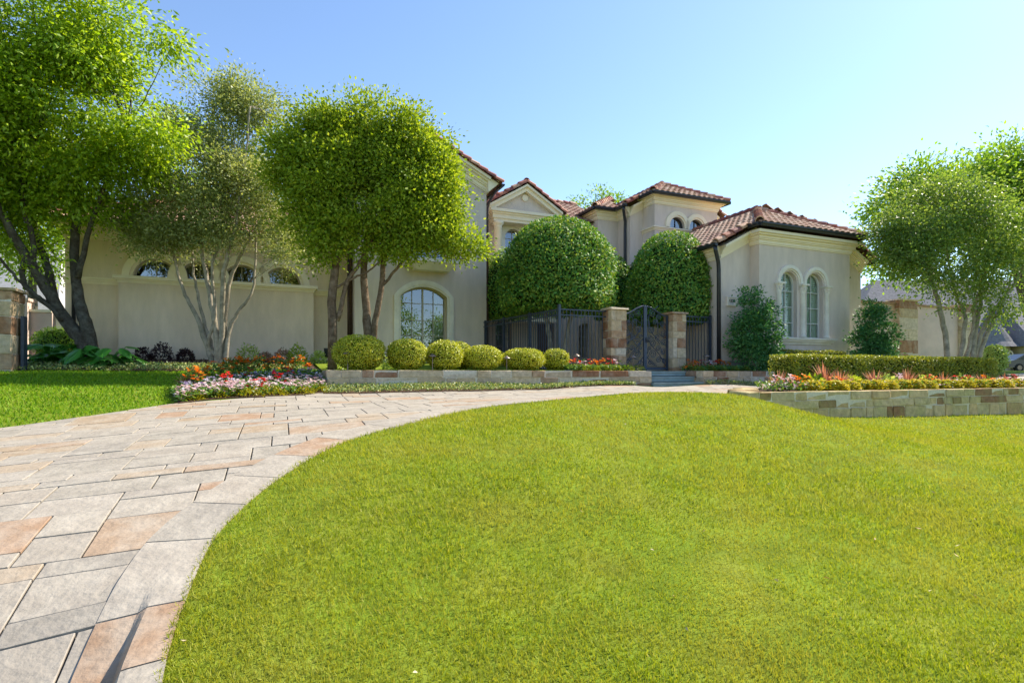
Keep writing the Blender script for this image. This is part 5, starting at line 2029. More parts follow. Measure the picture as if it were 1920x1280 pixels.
def hedge(label, s0, s1, t0, t1, z0, z1, n, ln, wd, lm, seed, slope=0):
    r_ = thing('hedge', label, 'hedge', W((s0 + s1) / 2, (t0 + t1) / 2, z0))
    rng = np.random.default_rng(seed)
    ls, lt, lz = s1 - s0, t1 - t0, z1 - z0
    ar = np.array([ls * lz, ls * lt, lt * lz, lt * lz])
    k = rng.choice(4, n, p=ar / ar.sum())
    u, v = rng.random(n), rng.random(n)
    a = np.where(k == 2, 0, np.where(k == 3, 1, u))
    b = np.where(k == 0, 0, np.where(k == 1, v, u))
    c = np.where(k == 1, 1, v)
    Nn = np.stack([np.where(k == 2, -1, np.where(k == 3, 1, 0)), np.where(k == 0, -1, 0), np.where(k == 1, 1, 0)], 1).astype(float)
    bul = .04 * np.sin(a * ls * 2.2) + .02 * np.sin(a * ls * 5.1)
    S_ = s0 + a * ls
    T_ = t0 + b * lt + np.where(k == 0, bul + (1 - c) * .10 * 0, 0)
    Z_ = z0 + c * lz + np.where(k == 1, .015 * np.sin(a * ls * 3), 0)
    dpt = np.abs(rng.normal(size=n)) * .045
    S_, T_, Z_ = S_ - Nn[:, 0] * dpt, T_ - Nn[:, 1] * dpt, Z_ - Nn[:, 2] * dpt
    rnd_ = .10
    P = np.stack([UX * S_ - UY * T_, UY * S_ + UX * T_, Z_ + CAMZ], 1)
    Nw = np.stack([UX * Nn[:, 0] - UY * Nn[:, 1], UY * Nn[:, 0] + UX * Nn[:, 1], Nn[:, 2]], 1)
    D = Nw * .5 + rng.normal(size=P.shape) * .6 + np.array([0, 0, .25])
    quads('foliage', leaves(P, D, ln, wd, rng, .12, Nw + np.array([0, 0, .25])), lm, r_)
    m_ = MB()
    m_.box(s0 + .10, s1 - .10, t0 + .10, t1 - .10, z0, z1 - .07)  # solid dark box core, the hedge's inner shade put into its colour
    m_.build('dark_core', MATS['core_shade'], r_)
    m_ = MB()
    for i in range(int(ls * 5)):
        a = rng.uniform(s0 + .1, s1 - .1)
        q = rng.uniform(.25, .55)
        m_.tube([W(a, t0 + .09, z0), W(a + rng.normal() * .06, t0 + .045, z0 + lz * q * .6), W(a + rng.normal() * .12, t0 + .02, z0 + lz * q)], [.010, .008, .004], 4)
    tag(m_.build('bare_stems', BARK_P, r_), kind='stuff')
    return r_


hedge('long box hedge with flat clipped top behind the yellow flower bed', ST(1447, 10.3), ST(1868, 9.6), 9.6, 10.4, -.40, .445, 30000, .05, .03, HEDGE, 71)
hedge('low clipped hedge under the twin arched windows', ST(1452, 13.75), ST(1585, 13.75), 13.7, 14.05, .05, .79, 6000, .05, .03, HEDGE, 72)

# ------------------------------------------------------------------ lawn grass


def blades(name, label, xy, h, w, lm, seed, zf=None):
    rng = np.random.default_rng(seed)
    x, y = xy[:, 0], xy[:, 1]
    z = (zf(x, y) if zf is not None else G(x, y)) - .004
    P = np.stack([x, y, z], 1)
    n = len(P)
    nz = vnoise(x, y, 1.6, 3) + .6 * vnoise(x, y, 5.0, 4)
    D = np.stack([rng.normal(size=n) * .45 + .18 * vnoise(x, y, 2.1, 5), rng.normal(size=n) * .45 + .18 * vnoise(x, y, 2.5, 6), np.ones(n)], 1)
    far = np.clip(y / 4.0, 1, 3.2)
    D = unit(D)
    S = unit(np.cross(D, rng.normal(size=(n, 3))))
    N_ = np.cross(S, D)
    l = (h * rng.uniform(.55, 1.3, n) * np.clip(far, 1, 1.25) * np.clip(1 + .13 * nz, .6, 1.4))[:, None]
    wv = (w * rng.uniform(.7, 1.2, n) * far)[:, None]
    m = P + D * l * .5
    V_ = np.stack([P - S * wv * .35, P + S * wv * .35, m + S * wv * .5 + N_ * l * .08, P + D * l + N_ * l * .35], 1)
    o_ = quads(name, V_.reshape(-1, 3), lm)
    return tag(o_, label, 'grass', kind='stuff')


def scatter_lawn(poly, n, ymin, ymax, rng, mode):
    out = []
    tot = 0
    while tot < n:
        k = n
        if mode == 'lod':
            y = np.exp(rng.uniform(math.log(ymin), math.log(ymax), k))
            x = rng.uniform(-1, 1, k) * (y * 1.08 + 2.6)
            # log-uniform distance times width gives density ~ 1 / distance^2
        else:
            y = rng.uniform(ymin, ymax, k)
            x = rng.uniform(mode[0], mode[1], k)
        ok = inpoly(x, y, poly)
        out.append(np.stack([x[ok], y[ok]], 1))
        tot += ok.sum()
    return np.vstack(out)[:n]


rng = np.random.default_rng(31)
inn_l = [tuple(p) for p in INN if p[1] < 50]
kcut = int(np.argmin(np.linalg.norm(INN - np.array(w2(9.2, 10.0)), axis=1)))
lawn_poly = [tuple(p) for p in (INN - INN_N * .005)[:kcut]] + [w2(9.6, 9.6), w2(9.0, 8.85), w2(8.45, 8.25), w2(ST(1404, tPl), tPl - .03), w2(22.5, tPl - .03), w2(24, -8), (2.2, -.3)]
xy = scatter_lawn(lawn_poly, 360000, 1.9, 14.5, rng, 'lod')
blades('lawn_grass', 'mown sunny green lawn inside the curve of the drive', xy, .036, .0042, GRASSM, 32)
side_poly = [tuple(p) for p in (OUT - OUT_N * -.01) if -12 < p[0] < -5.6 and p[1] > 0]
side_poly = [tuple(OUT[i]) for i in range(len(OUT)) if OUT[i, 1] > 2 and OUT[i, 0] < gp(345, 755, -.52)[0]] + [w2(-1.98, 12.4), w2(-1.85, 13.5), w2(-1.4, 14.6), w2(-.4, 15.2), w2(SW0 - .1, 15.35), w2(SW0, 16.75)] + [tuple(p) for p in lft[::-1]] + [(-20, 6)]
xy = scatter_lawn(side_poly, 60000, 4, 17, rng, (-17, 3))
blades('lawn_grass', 'shaded strip of lawn between drive and the mulch bed', xy, .045, .009, GRASS_L, 33)
xy = np.stack([rng.uniform(SW0 + .35, ST(1060, 14), 9000), rng.uniform(13.65, 15.2, 9000)], 1)
xyw = np.stack([UX * xy[:, 0] - UY * xy[:, 1], UY * xy[:, 0] + UX * xy[:, 1]], 1)
blades('lawn_grass', 'narrow grass strip around the round clipped shrubs', xyw, .05, .008, GRASS_L, 34, lambda x, y: TZ(0, -UY * x + UX * y) + CAMZ)

# ------------------------------------------------------------------ flowers and small plants


def patch(name, label, cat, base, P, lm, ln, wd, seed, group=None, kind=None, tilt=1.0, up=.5, parent=None):
    rng = np.random.default_rng(seed)
    D = rng.normal(size=P.shape) * np.array([1, 1, .5]) * tilt + np.array([0, 0, up])
    o_ = quads(name, leaves(P, D, ln, wd, rng), lm, parent)
    if parent is None:
        tag(o_, label, cat, group, kind)
    return o_


def petalmat(name, cols):
    return leafmat(name, cols, .35, .6, .15, tcol=(1, 1, 1))


ORANGE = petalmat('petal_orange', [(.75, .16, .01), (.85, .28, .02), (.70, .10, .01)])
REDP = petalmat('petal_red', [(.62, .02, .02), (.72, .05, .03), (.5, .01, .03)])
YELL = petalmat('petal_yellow', [(.62, .48, .02), (.75, .58, .03), (.42, .42, .03), (.55, .50, .02)])
MIXP = petalmat('petal_mixed', [(.78, .70, .74), (.70, .42, .50), (.80, .76, .76), (.72, .50, .42), (.60, .30, .42), (.80, .72, .70)])
VIOL = petalmat('petal_violet', [(.20, .14, .34), (.72, .70, .76), (.10, .08, .22), (.40, .30, .50), (.78, .76, .78)])
STRAP = petalmat('blade_copper', [(.62, .20, .07), (.45, .17, .11), (.70, .36, .20), (.32, .16, .12)])


def in_strip(a, b, n, rng, f0=0, f1=1, u0=0, u1=1):
    A_, B_ = resample(a, 80), resample(b, 80)
    i = rng.uniform(u0, u1, n) * 79
    f = rng.uniform(f0, f1, n)
    ax = np.stack([np.interp(i, np.arange(80), A_[:, j]) for j in (0, 1)], 1)
    bx = np.stack([np.interp(i, np.arange(80), B_[:, j]) for j in (0, 1)], 1)
    xy = ax * (1 - f[:, None]) + bx * f[:, None]
    return xy


def lift(xy, h, rng, zf=None):
    z = (zf(xy[:, 0], xy[:, 1]) if zf else G(xy[:, 0], xy[:, 1]))
    return np.c_[xy, z + rng.uniform(.3, 1, len(xy)) * h]


def blossoms(P, size, k, rng):
    """Small rosettes: k petals round each point."""
    n = len(P)
    a = np.arange(k) * 2 * math.pi / k
    ph = rng.random(n) * 6.28
    tilt = rng.normal(size=(n, 2)) * .35
    out = []
    for j in range(k):
        d = np.stack([np.cos(a[j] + ph), np.sin(a[j] + ph), .25 + tilt[:, 0] * np.cos(a[j]) + tilt[:, 1] * np.sin(a[j])], 1)
        d = unit(d)
        s_ = unit(np.cross(d, np.array([0, 0, 1.0])))
        l = (size * rng.uniform(.8, 1.2, n))[:, None]
        out.append(np.stack([P, P + d * l * .6 + s_ * l * .42, P + d * l, P + d * l * .6 - s_ * l * .42], 1))
    return np.stack(out, 1).reshape(-1, 3)


rng = np.random.default_rng(51)
xy = in_strip(fb_front, fb_back, 9000, rng, .04, .85)
tag(patch('bedding_foliage', None, None, None, lift(xy, .16, rng), leafmat('leaf_bedding', [(.05, .14, .025), (.11, .22, .04), (.18, .29, .05)], .3), .07, .04, 52), 'low green leaves filling the flower bed beside the drive', 'bedding plants', kind='stuff')
xy = in_strip(fb_front, fb_back, 520, rng, .05, .45)
tag(quads('bedding_blossoms', blossoms(lift(xy, .24, rng), .058, 5, rng), MIXP), 'white and pink petunias along the front of the flower bed', 'flowers', kind='stuff')
xy = in_strip(fb_front, fb_back, 300, rng, .35, .72, .08, 1)
tag(quads('bedding_blossoms', blossoms(lift(xy, .26, rng), .055, 5, rng), VIOL), 'violet and white pansies in the middle of the flower bed', 'flowers', kind='stuff')


def mound(name, label, cat, group, x, y, z, r, h, n, fol, flo, nf, fs, seed, leaf=(.05, .025)):
    r_ = thing(name, label, cat, (x, y, z), group)
    rg = np.random.default_rng(seed)
    d = unit(rg.normal(size=(n, 3)))
    d[:, 2] = np.abs(d[:, 2])
    P = np.array([x, y, z]) + d * np.array([r, r, h]) * rg.uniform(.55, 1, n)[:, None]
    quads('foliage', leaves(P, d + rg.normal(size=(n, 3)) * .5, leaf[0], leaf[1], rg), fol, r_)
    if nf:
        d = unit(rg.normal(size=(nf, 3)))
        d[:, 2] = np.abs(d[:, 2]) + .25
        d = unit(d)
        quads('blossoms', blossoms(np.array([x, y, z]) + d * np.array([r, r, h]) * rg.uniform(.9, 1.12, nf)[:, None], fs, 5, rg), flo, r_)
    return r_


BEDG = MATS['leaf_bedding']
for i, (px, py, Y) in enumerate([(363, 716, 11.3), (400, 703, 12.4), (430, 698, 13.2), (448, 693, 13.9), (488, 692, 14.2), (520, 691, 14.4), (563, 688, 14.9), (455, 696, 13.6)]):
    x = (px - CX) * Y / F
    mound('zinnia_plant', 'upright plant with orange flower heads at the back of the bed', 'flower', 'orange flowering plants', x, Y, g1(x, Y), .24, .44, 150, BEDG, ORANGE, 24, .075, 80 + i, (.09, .045))
for i, (px, py, Y) in enumerate([(428, 714, 11.6), (420, 722, 11.1), (467, 704, 12.6), (511, 709, 12.4), (545, 710, 12.7), (525, 718, 12.0), (540, 700, 13.2), (474, 728, 11.0), (490, 727, 11.1)]):
    x = (px - CX) * Y / F
    mound('red_flower', 'single bright red bloom among the violet pansies', 'flower', 'red blooms in the bed', x, Y, g1(x, Y), .10, .32, 30, BEDG, REDP, 9, .075, 90 + i)
YF = leafmat('leaf_sedum', [(.30, .30, .01), (.42, .38, .015), (.24, .26, .01)], .35, tcol=(1.2, 1.1, .5))
for i, (u_, r) in enumerate([(.10, .26), (.26, .22), (.42, .34), (.58, .30), (.76, .30), (.90, .30)]):
    A_ = resample(fb_front, 101)[int(u_ * 100)]
    B_ = resample(fb_back, 101)[int(u_ * 100)]
    p = A_ + (B_ - A_) / np.linalg.norm(B_ - A_) * .28
    mound('yellow_sedum', 'bright yellow-green sedum mound on the edge of the drive', 'plant', 'sedum mounds along the drive', p[0], p[1], g1(*p), r, .17, 620, YF, None, 0, 0, 100 + i, (.045, .02))
# gate beds
rng = np.random.default_rng(55)


def terr(x, y):
    return TZ(0, -UY * x + UX * y) + CAMZ


for a, b, sd_, lab in ((ST(1058, 13.9), ST(1176, 13.9), 1, 'leafy bedding plants under the iron railing'), (ST(1300, 13.9), ST(1440, 13.9), 2, 'leafy bedding plants under the wing wall')):
    n = 2600
    q = np.stack([rng.uniform(a, b, n), rng.uniform(13.65, 14.5, n)], 1)
    xy = np.stack([UX * q[:, 0] - UY * q[:, 1], UY * q[:, 0] + UX * q[:, 1]], 1)
    tag(patch('bedding_foliage', None, None, None, lift(xy, .17, rng, terr), BEDG if sd_ == 1 else MAGN, .08, .045, 56 + sd_), lab, 'bedding plants', kind='stuff')
k = 0
for a, b, grp in ((1068, 1172, 'flowers under the iron railing'), (1286, 1372, 'flowers under the wing railing')):
    for px in np.arange(a, b, 13):
        s, t = ST(px, 14.15), 14.15 + .12 * math.sin(px)
        x, y, z = W(s, t, float(TZ(s, t)))
        m = [ORANGE, REDP, MIXP, REDP, ORANGE][k % 5]
        nm = {0: 'orange', 1: 'red', 2: 'white', 3: 'red', 4: 'orange'}[k % 5]
        mound('bedding_flower', f'small {nm} flowering plant among the ' + grp, 'flower', nm + ' ' + grp, x, y, z, .17, .36, 50, BEDG, m, 16, .07, 120 + k, (.07, .035))
        k += 1
    for px in np.arange(a + 24, b + 34, 21):
        s, t = ST(px, 13.75), 13.75
        x, y, z = W(s, t, float(TZ(s, t)))
        mound('yellow_sedum', 'lime sedum mound spilling on the wall top, ' + grp, 'plant', 'sedum, ' + grp, x, y, z, .22, .20, 300, leafmat('leaf_sedum_green', [(.14, .20, .015), (.22, .26, .02)], .35) if 'leaf_sedum_green' not in MATS else MATS['leaf_sedum_green'], None, 0, 0, 150 + k, (.05, .02))
        k += 1
# planter flowers
n = 5200
sA = rng.uniform(8.7, 22.2, n)
tA = rng.uniform(8.2, 9.65, n)
ok = tA < np.interp(sA, [p[0] for p in pb], [p[1] for p in pb]) - .1
xy = np.stack([UX * sA - UY * tA, UY * sA + UX * tA], 1)[ok]
tag(patch('bedding_foliage', None, None, None, lift(xy, .2, rng, lambda x, y: np.full(len(x), CAMZ - .39)), BEDG, .07, .04, 60), 'low green leaves in the raised stone planter', 'bedding plants', kind='stuff')
n = 420
sA = rng.uniform(8.7, 21.5, n)
tA = rng.uniform(8.25, 9.2, n)
ok = tA < np.interp(sA, [p[0] for p in pb], [p[1] for p in pb]) - .1
xy = np.stack([UX * sA - UY * tA, UY * sA + UX * tA], 1)[ok]
tag(quads('bedding_blossoms', blossoms(lift(xy, .22, rng, lambda x, y: np.full(len(x), CAMZ - .39)), .045, 5, rng), MIXP), 'pink and white blossoms scattered in the raised stone planter', 'flowers', kind='stuff')
for i, px in enumerate(np.r_[np.arange(1520, 1925, 24)]):
    t = 8.38 + .08 * math.sin(i * 2)
    s = ST(px, t)
    x, y, z = W(s, t, -.40)
    mound('yellow_sedum', 'golden yellow mound of blossom along the planter wall top', 'flower', 'yellow mounds in the planter', x, y, z, .24, .24, 330, YF, YELL, 130, .042, 200 + i, (.045, .02))
for i, (px, c) in enumerate([(1492, 0), (1507, 0), (1512, 0), (1566, 0), (1745, 0), (1795, 1), (1815, 1), (1740, 1), (1850, 0), (1455, 2), (1478, 2), (1685, 2), (1900, 1)]):
    t = 8.75 + .15 * math.sin(i * 3)
    s = ST(px, t)
    x, y, z = W(s, t, -.40)
    nm = ('orange', 'red', 'lilac')[c]
    mound('planter_flower', f'{nm} flowering plant between grasses and yellow mounds in the planter', 'flower', nm + ' planter flowers', x, y, z, .16, .34, 60, BEDG, (ORANGE, REDP, MIXP)[c], 14, .07, 240 + i, (.08, .04))


def tuft(label, x, y, z, h, n, lm, seed, group, spread=.75, w=.016):
    r_ = thing('ornamental_grass', label, 'grass plant', (x, y, z), group)
    rg = np.random.default_rng(seed)
    V_ = []
    for i in range(n):
        a = rg.uniform(0, 2 * math.pi)
        tilt = rg.random() ** .7 * spread
        l = h * rg.uniform(.6, 1.15)
        d = np.array([math.cos(a) * tilt, math.sin(a) * tilt, 1.0])
        d /= np.linalg.norm(d)
        p0 = np.array([x, y, z]) + np.array([math.cos(a), math.sin(a), 0]) * .03
        sd_ = np.array([-math.sin(a), math.cos(a), 0]) * w
        p1 = p0 + d * l * .5
        p2 = p0 + d * l * .85 + np.array([math.cos(a) * tilt * .25, math.sin(a) * tilt * .25, -.22 * tilt]) * l
        V_ += [p0 - sd_ * .6, p0 + sd_ * .6, p1 + sd_, p1 - sd_, p1 - sd_, p1 + sd_, p2 + sd_ * .15, p2 - sd_ * .15]
    quads('blades', np.array(V_), lm, r_)
    return r_


GG = 'copper grasses in the stone planter'
for i, (px, t, h, n) in enumerate([(1462, 9.0, .42, 46), (1545, 9.2, .58, 40), (1575, 9.1, .42, 120), (1640, 9.1, .48, 34), (1702, 9.2, .52, 60), (1768, 9.2, .42, 50), (1840, 9.2, .40, 50), (1885, 9.1, .36, 50)]):
    s = ST(px, t)
    x, y, z = W(s, t, -.40)
    lab = 'arching tuft of copper grass before the box hedge' if i not in (0, 1) else ['copper grass tuft at the rounded end of the planter', 'tall orange grass spikes before the box hedge'][i]
    tuft(lab, x, y, z, h * 1.3, int(n * 1.7), STRAP, 300 + i, GG, 1.15 if i not in (1, 3) else .5, .013)
for i, (px, t, n) in enumerate([(1525, 9.2, 260), (1600, 9.3, 200), (1660, 9.2, 160), (1735, 9.3, 160), (1808, 9.3, 160)]):
    s = ST(px, t)
    x, y, z = W(s, t, -.40)
    mound('leafy_plant', 'bushy green foliage plant between copper grasses and hedge', 'plant', 'green plants in the planter', x, y, z, .26, .36, n, LITE if i > 1 else GLOSSY, None, 0, 0, 320 + i, (.11, .06))
for i, (px, Y) in enumerate([(352, 11.0), (372, 11.6)]):
    x = (px - CX) * Y / F
    tuft('dark bronze grass clump at the corner of the flower bed', x, Y, g1(x, Y), .42, 70, PURP, 340 + i, 'bronze grass clumps', .9, .012)
# ground cover below the retaining wall
rng = np.random.default_rng(58)
xy = in_strip(gc_f, gc_b, 9000, rng, .05, .97)
tag(patch('ground_cover', None, None, None, lift(xy, .10, rng), COVER, .045, .026, 59), 'variegated ground cover strip between retaining wall and paving', 'ground cover', kind='stuff')
q = np.stack([rng.uniform(SRW, 20, 2500), rng.uniform(12.98, 13.25, 2500)], 1)
xy = np.stack([UX * q[:, 0] - UY * q[:, 1], UY * q[:, 0] + UX * q[:, 1]], 1)
tag(patch('ground_cover', None, None, None, lift(xy, .12, rng), COVER, .045, .026, 60), 'green ground cover at the foot of the wall right of the steps'.replace('right of', 'past'), 'ground cover', kind='stuff')
xy = in_strip([w2(-9, 16.5), w2(-5, 16.6), w2(-2, 16.6), w2(.6, 16.5)], [w2(-9, 17.6), w2(-5, 18.2), w2(-2, 18.0), w2(.6, 17.6)], 7000, rng)
tag(patch('ground_cover', None, None, None, lift(xy, .12, rng), COVER, .06, .035, 61), 'patchy ivy ground cover in the mulch below the pale-stemmed tree', 'ground cover', kind='stuff')
# mulch chips
n = 9000
q = np.stack([rng.uniform(-14, SW0, n), rng.uniform(16.7, 20.8, n)], 1)
xy = np.stack([UX * q[:, 0] - UY * q[:, 1], UY * q[:, 0] + UX * q[:, 1]], 1)
tag(patch('mulch_chips', None, None, None, lift(xy, .035, rng), leafmat('chip', [(.05, .028, .02), (.16, .10, .07), (.30, .22, .16), (.08, .05, .035)], .05, .9, .1), .07, .03, 62, up=.1), 'loose bark chips on the mulch bed', 'mulch', kind='stuff')
# small shrubs against the garage wall
for i, (px, Y, r, h, lm, nm, lab) in enumerate([(268, 17.0, .26, .42, PURP, 'purple', 'dark purple shrublet in mulch near the philodendrons'), (303, 17.2, .30, .60, PURP, 'purple', 'taller dark purple shrub between two purple shrublets'), (347, 17.4, .26, .42, PURP, 'purple', 'dark purple shrublet next to the pale-stemmed tree'),
        (466, 17.6, .38, .62, LITE, 'hydrangea', 'leafy pale green shrub just past the pale-stemmed tree'), (497, 18.2, .28, .32, PINKL, 'pink', 'low pinkish shrub beside the pale green shrub'), (531, 18.2, .30, .48, PINKL, 'pink', 'pinkish shrub close to the dense green bush'),
        (558, 17.8, .34, .66, GLOSSY, 'green', 'dense green bush at the end of the blank garage wall'), (597, 18.0, .26, .46, LITE, 'hydrangea', 'pale green shrub at the corner of the blank wall panel'), (632, 15.5, .26, .44, LITE, 'hydrangea', 'pale green shrub at the foot of the forked brown trunk'), (735, 15.6, .26, .44, LITE, 'hydrangea', 'pale green shrub between two round golden shrubs')]):
    x = (px - CX) * Y / F
    zg = g1(x, Y) if px < 620 else CAMZ + .1
    mound('small_shrub', lab, 'shrub', None, x, Y, zg, r, h, 420, lm, MIXP if nm == 'hydrangea' and i in (3,) else None, 14 if i == 3 else 0, .05, 400 + i, (.085, .045))


# philodendrons: every leaf its own piece
def philo_leaf():
    m_ = MB()
    out = [(0, 0)]
    N_ = 9
    rgt = []
    for i in range(N_):
        f = i / (N_ - 1)
        w = .30 * math.sin(math.pi * min(1, .12 + f * .86)) ** .8
        rgt.append((w, f * .62 - .06))
        if i < N_ - 1:
            rgt.append((w * .30, (f + .5 / (N_ - 1)) * .62 - .03))
    rgt.append((0, .68))
    left = [(-a, b) for a, b in rgt[::-1][1:]]
    pts = rgt + left
    vs = [(0, -.02, 0)] + [(a, b, -.35 * a * a - .25 * b * b + .03 * abs(a)) for a, b in pts]
    m_.add(vs, [(0, i, i % len(pts) + 1) for i in range(1, len(pts) + 1)])
    return m_.mesh('leaf')


PL = philo_leaf()
rg = random.Random(5)
for i, (px, Y, n) in enumerate([(95, 14.8, 34), (150, 15.0, 20), (200, 14.7, 34)]):
    x = (px - CX) * Y / F
    z = g1(x, Y)
    lab = ['big-leaved philodendron beside the stone pillar', 'small philodendron at the foot of the leaning trunk', 'big-leaved philodendron between leaning trunk and blank garage wall'][i]
    r_ = thing('philodendron', lab, 'plant', (x, Y, z))
    for k in range(n):
        a = rg.uniform(0, 6.283)
        el = rg.uniform(.25, 1.1)
        ln = rg.uniform(.35, .75)
        c = Vector((x, Y, z))
        tip = c + Vector((math.cos(a) * math.cos(el), math.sin(a) * math.cos(el), math.sin(el))) * ln
        m_ = MB()
        m_.tube([c, (c + tip) / 2 + Vector((0, 0, .06)), tip], [.014, .011, .008], 5)
        m_.build('stalk', PHILO, r_, True)
        M_ = Matrix.Translation(tip) @ Matrix.Rotation(a - math.pi / 2, 4, 'Z') @ Matrix.Rotation(rg.uniform(-.75, -.1), 4, 'X') @ Matrix.Rotation(rg.uniform(-.4, .4), 4, 'Y') @ Matrix.Scale(rg.uniform(.5, .85), 4)
        put('leaf', PL, PHILO, r_, M_)
x, Y = (112 - CX) * 15.9 / F, 15.9
clipped('low_shrub', 'boxy dark green shrub behind the philodendrons by the downspout', 'shrub', (x, Y, g1(x, Y)), ball, .62, .5, g1(x, Y) + .05, g1(x, Y) + 1.0, 3500, .06, .035, FAR, (), None, 77, jit=.1)
x, Y = (1866 - CX) * 26 / F, 26
clipped('low_shrub', 'light green rounded shrub beyond the end of the box hedge', 'shrub', (x, Y, g1(x, Y)), ball, .42, .42, g1(x, Y) + .05, g1(x, Y) + 1.35, 2600, .10, .06, LITE, (), None, 78, jit=.12)

# ------------------------------------------------------------------ path lights and spot lights
for i, (px, py, t, lab) in enumerate([(652, 663, 13.75, 'mushroom path light before the largest round shrub'), (811, 668, 13.75, 'mushroom path light between two round shrubs under the arched window'), (950, 672, 13.75, 'mushroom path light between the round shrubs near the railing'),
                                      (1081, 668, 13.9, 'mushroom path light among flowers by the tall fence post'), (1187, 670, 13.9, 'mushroom path light before the scrollwork gate'), (1324, 668, 13.9, 'mushroom path light under the short railing')]):
    s = ST(px, t)
    x, y, z = W(s, t, .05)
    zt = ZP(py, s, t) + CAMZ
    r_ = thing('path_light', lab, 'lamp', (x, y, z), 'mushroom path lights')
    m_ = MB()
    m_.tube([(x, y, z - .05), (x, y, zt)], .013, 7)
    m_.build('stake', LAMPM, r_)
    m_ = MB()
    m_.lathe((x, y, zt), [(.0, .075), (.02, .07), (.03, .05), (.07, .035), (.115, .0), (.11, -.006), (.02, .015), (0, .015)], 16)
    m_.build('lamp_shade', LAMPM, r_, True)
x, Y = (612 - CX) * 18.6 / F, 18.6
z = g1(x, Y)
r_ = thing('wall_spotlight', 'small dark cylinder spotlight at the foot of the garage corner', 'lamp', (x, Y, z))
m_ = MB()
m_.tube([(x, Y, z), (x, Y, z + .22)], .015, 6)
m_.build('stake', BRONZE, r_)
m_ = MB()
m_.lathe((x, Y, z + .2), [(0, 0), (.07, .02), (.085, .3), (.09, .32), (.07, .32), (.06, .1), (0, .1)], 12)
m_.build('lamp_head', BRONZE, r_, True)

# ------------------------------------------------------------------ neighbours
YN = 58.0
nb = thing('neighbour_house', 'cream house with steep slate roof and pointed arched windows beyond the hedge', 'house', ((1850 - CX) * YN / F, YN, g1((1850 - CX) * YN / F, YN)))
zg = .25 + CAMZ


def XN(px, Y=YN):
    return (px - CX) * Y / F


def nwin(x0, x1, z0, z1, y):
    c, r = (x0 + x1) / 2, (x1 - x0) / 2
    pts = [(x0, z0), (x1, z0), (x1, z1 - r * 1.4), (c + r * .6, z1 - r * .5), (c, z1), (c - r * .6, z1 - r * .5), (x0, z1 - r * 1.4)]
    m_ = MB()
    m_.prism(pts, lambda a, z: (a, y - .02, z), lambda a, z: (a, y + .1, z))
    w_ = m_.build('window', MUNTIN_D, nb)
    o_ = [(c + (a - c) * 1.35, z0 + (z - z0) * 1.08 if z > z0 else z) for a, z in pts]
    m_ = MB()
    m_.ring(o_, pts, lambda a, z: (a, y - .12, z), lambda a, z: (a, y + .05, z), closed=True)
    m_.build('surround', TRIM_W, w_)
    m_ = MB()
    m_.wbox(c - .04, c + .04, y - .06, y - .022, z0, z1 - .1)
    m_.wbox(x0, x1, y - .06, y - .022, (z0 + z1) / 2, (z0 + z1) / 2 + .08)
    m_.build('muntin', FRAME, w_)


ze_ = (HY - 650) * YN / F + CAMZ
m_ = MB()
m_.wbox(XN(1600), XN(1895), YN, YN + 14, zg - 1, ze_)
m_.wbox(XN(1895), XN(2120), YN - 2.5, YN + 14, zg - 1, ze_)
m_.lathe((XN(1866), YN + .6, 0), [(1.6, zg - 1), (1.6, ze_)], 20)
m_.build('wall', CREAM, nb)
nwin(XN(1872), XN(1880), zg + .4, zg + 2.0, YN - 1.05)
nwin(XN(1903), XN(1915), zg + .2, ze_ - .25, YN - 2.55)
m_ = MB()
YR = YN + 8
zt2 = (HY - 525) * YR / F + CAMZ
q = [(XN(1570), YN - .8, ze_), (XN(2140), YN - .8, ze_), (XN(2100, YR), YR, zt2), (XN(1640, YR), YR, zt2), (XN(1570), YN + 17, ze_), (XN(2140), YN + 17, ze_)]
m_.add(q, [(0, 1, 2, 3), (4, 0, 3), (1, 5, 2), (5, 4, 3, 2)])
m_.add([(XN(1888), YN - 3.3, ze_ - .02), (XN(2120), YN - 3.3, ze_ - .02), (XN(2120), YN + 4, ze_ + 5.2), (XN(1935), YN + 4, ze_ + 5.2), (XN(1888), YN + 5, ze_)], [(0, 1, 2, 3), (4, 0, 3)])
m_.lathe((XN(1866), YN + .6, 0), [(2.5, ze_ - .04), (1.9, ze_ + .5), (.9, ze_ + 2.2), (.02, ze_ + 4.4)], 20)
m_.build('roof', SLATE_R, nb)
m_ = MB()
m_.wbox(XN(1600), XN(1850), YN - 1.0, YN - .8, ze_ - .16, ze_ + .03)
m_.wbox(XN(1886), XN(2120), YN - 3.5, YN - 3.3, ze_ - .18, ze_ + .03)
m_.build('gutter', BRONZE, nb)
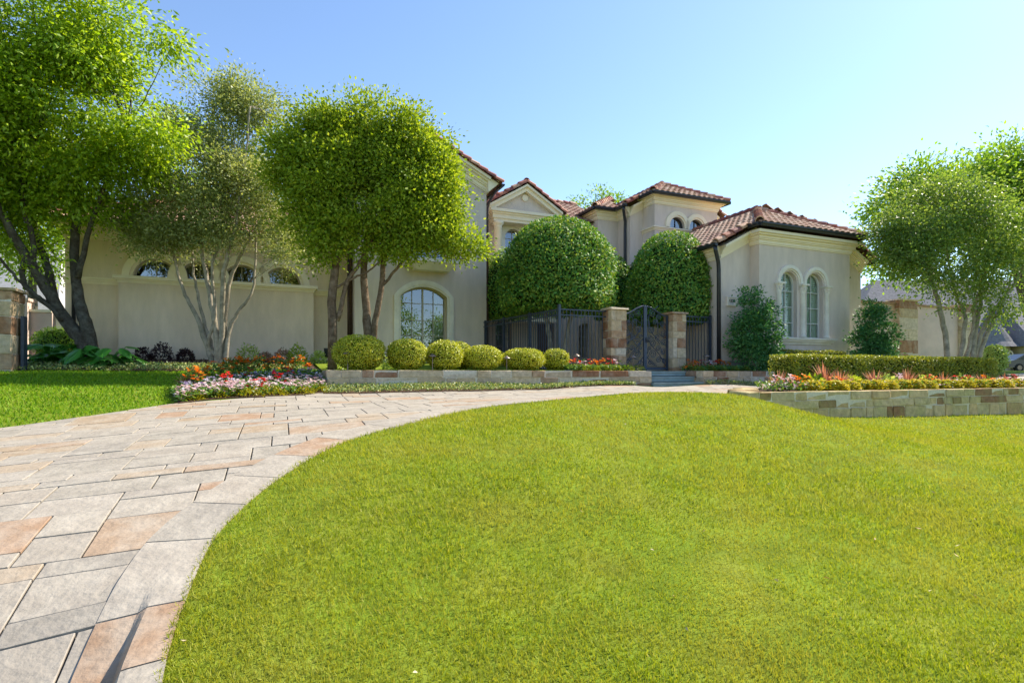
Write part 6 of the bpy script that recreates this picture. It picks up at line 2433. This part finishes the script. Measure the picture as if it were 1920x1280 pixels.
# driveway court beyond and the parked car
YC = 46.0
xc, zc_ = XN(1925, YC), g1(XN(1925, YC), YC)
car = thing('parked_car', 'dark blue parked car beyond the hedge near the cream house', 'car', (xc, YC, zc_))
m_ = MB()
prof = [(-2.2, .35), (2.2, .35), (2.25, .75), (1.5, .95), (.9, 1.4), (-.9, 1.45), (-1.7, .98), (-2.25, .85)]
m_.prism(prof, lambda a, z: (xc + a, YC - .85, zc_ + z), lambda a, z: (xc + a, YC + .85, zc_ + z))
m_.build('body', mat('car_paint', (.02, .03, .05), rough=.2, spec=.6), car)
m_ = MB()
m_.prism([(-1.45, .98), (1.25, .98), (.8, 1.34), (-.85, 1.38)], lambda a, z: (xc + a, YC - .87, zc_ + z), lambda a, z: (xc + a, YC - .84, zc_ + z))
m_.build('side_window', MUNTIN_D, car)
for dx in (-1.4, 1.4):
    m_ = MB()
    m_.tube([(xc + dx, YC - .9, zc_ + .33), (xc + dx, YC - .65, zc_ + .33)], .33, 16)
    wh = m_.build('wheel', mat('tyre', (.015, .015, .016), rough=.8), car)
    m_ = MB()
    m_.tube([(xc + dx, YC - .92, zc_ + .33), (xc + dx, YC - .89, zc_ + .33)], .2, 12)
    m_.build('rim', LAMPM, wh)
YN2 = 33.0
nb2 = thing('neighbour_house', 'pale house with grey shingle roof behind the pinkish garden wall', 'house', (XN(20, YN2), YN2, g1(XN(20, YN2), YN2)))
m_ = MB()
ze2 = (HY - 590) * YN2 / F + CAMZ
m_.wbox(XN(-260, YN2), XN(118, YN2), YN2, YN2 + 10, .8, ze2)
m_.build('wall', STUCCO_P, nb2)
m_ = MB()
zt3 = (HY - 455) * (YN2 + 5) / F + CAMZ
m_.add([(XN(-280, YN2), YN2 - .5, ze2), (XN(121, YN2), YN2 - .5, ze2), (XN(118, YN2 + 5), YN2 + 5, zt3), (XN(-280, YN2 + 5), YN2 + 5, zt3), (XN(121, YN2), YN2 + 10.5, ze2), (XN(-280, YN2), YN2 + 10.5, ze2)], [(0, 1, 2, 3), (5, 4, 2, 3), (1, 4, 2)])
m_.build('roof', SHINGLE, nb2)

# street trees behind the viewer, which the window panes mirror
for i, (x, y, h_, lab) in enumerate([(13.5, -6.5, 7.5, 'street tree across the lawn mirrored in the big arched window'), (19.5, -4.0, 8.5, 'second street tree further along the kerb, mirrored in the panes'), (8.0, -13.0, 9.0, 'street tree across the road mirrored in the upper panes')]):
    zg = g1(x, y)
    tr_ = [([(x, y, zg - .1), (x + .1, y, zg + h_ * .3), (x - .1, y + .1, zg + h_ * .7)], .2, .08)]
    bl_ = [((x + math.cos(k * 1.3) * 1.5, y + math.sin(k * 1.7) * 1.5, zg + h_ * (.45 + .1 * (k % 5))), 1.5) for k in range(8)]
    tree('street_tree', lab, 'tree', (x, y, zg), tr_, bl_, 9000, .22, .11, FAR, BARK, 24, .4, .4, 500 + i, 20, .03)

rng = np.random.default_rng(91)
xy = scatter_lawn(lawn_poly, 60, 2.2, 12, rng, 'lod')
P = np.c_[xy, G(xy[:, 0], xy[:, 1]) + .03]
tag(patch('leaf_litter', None, None, None, P, leafmat('dry_leaf', [(.45, .34, .18), (.60, .52, .34), (.30, .20, .10)], .1, .8, .1), .045, .016, 92, up=.05), 'few dry leaves and straw bits lying on the lawn', 'leaf litter', kind='stuff')
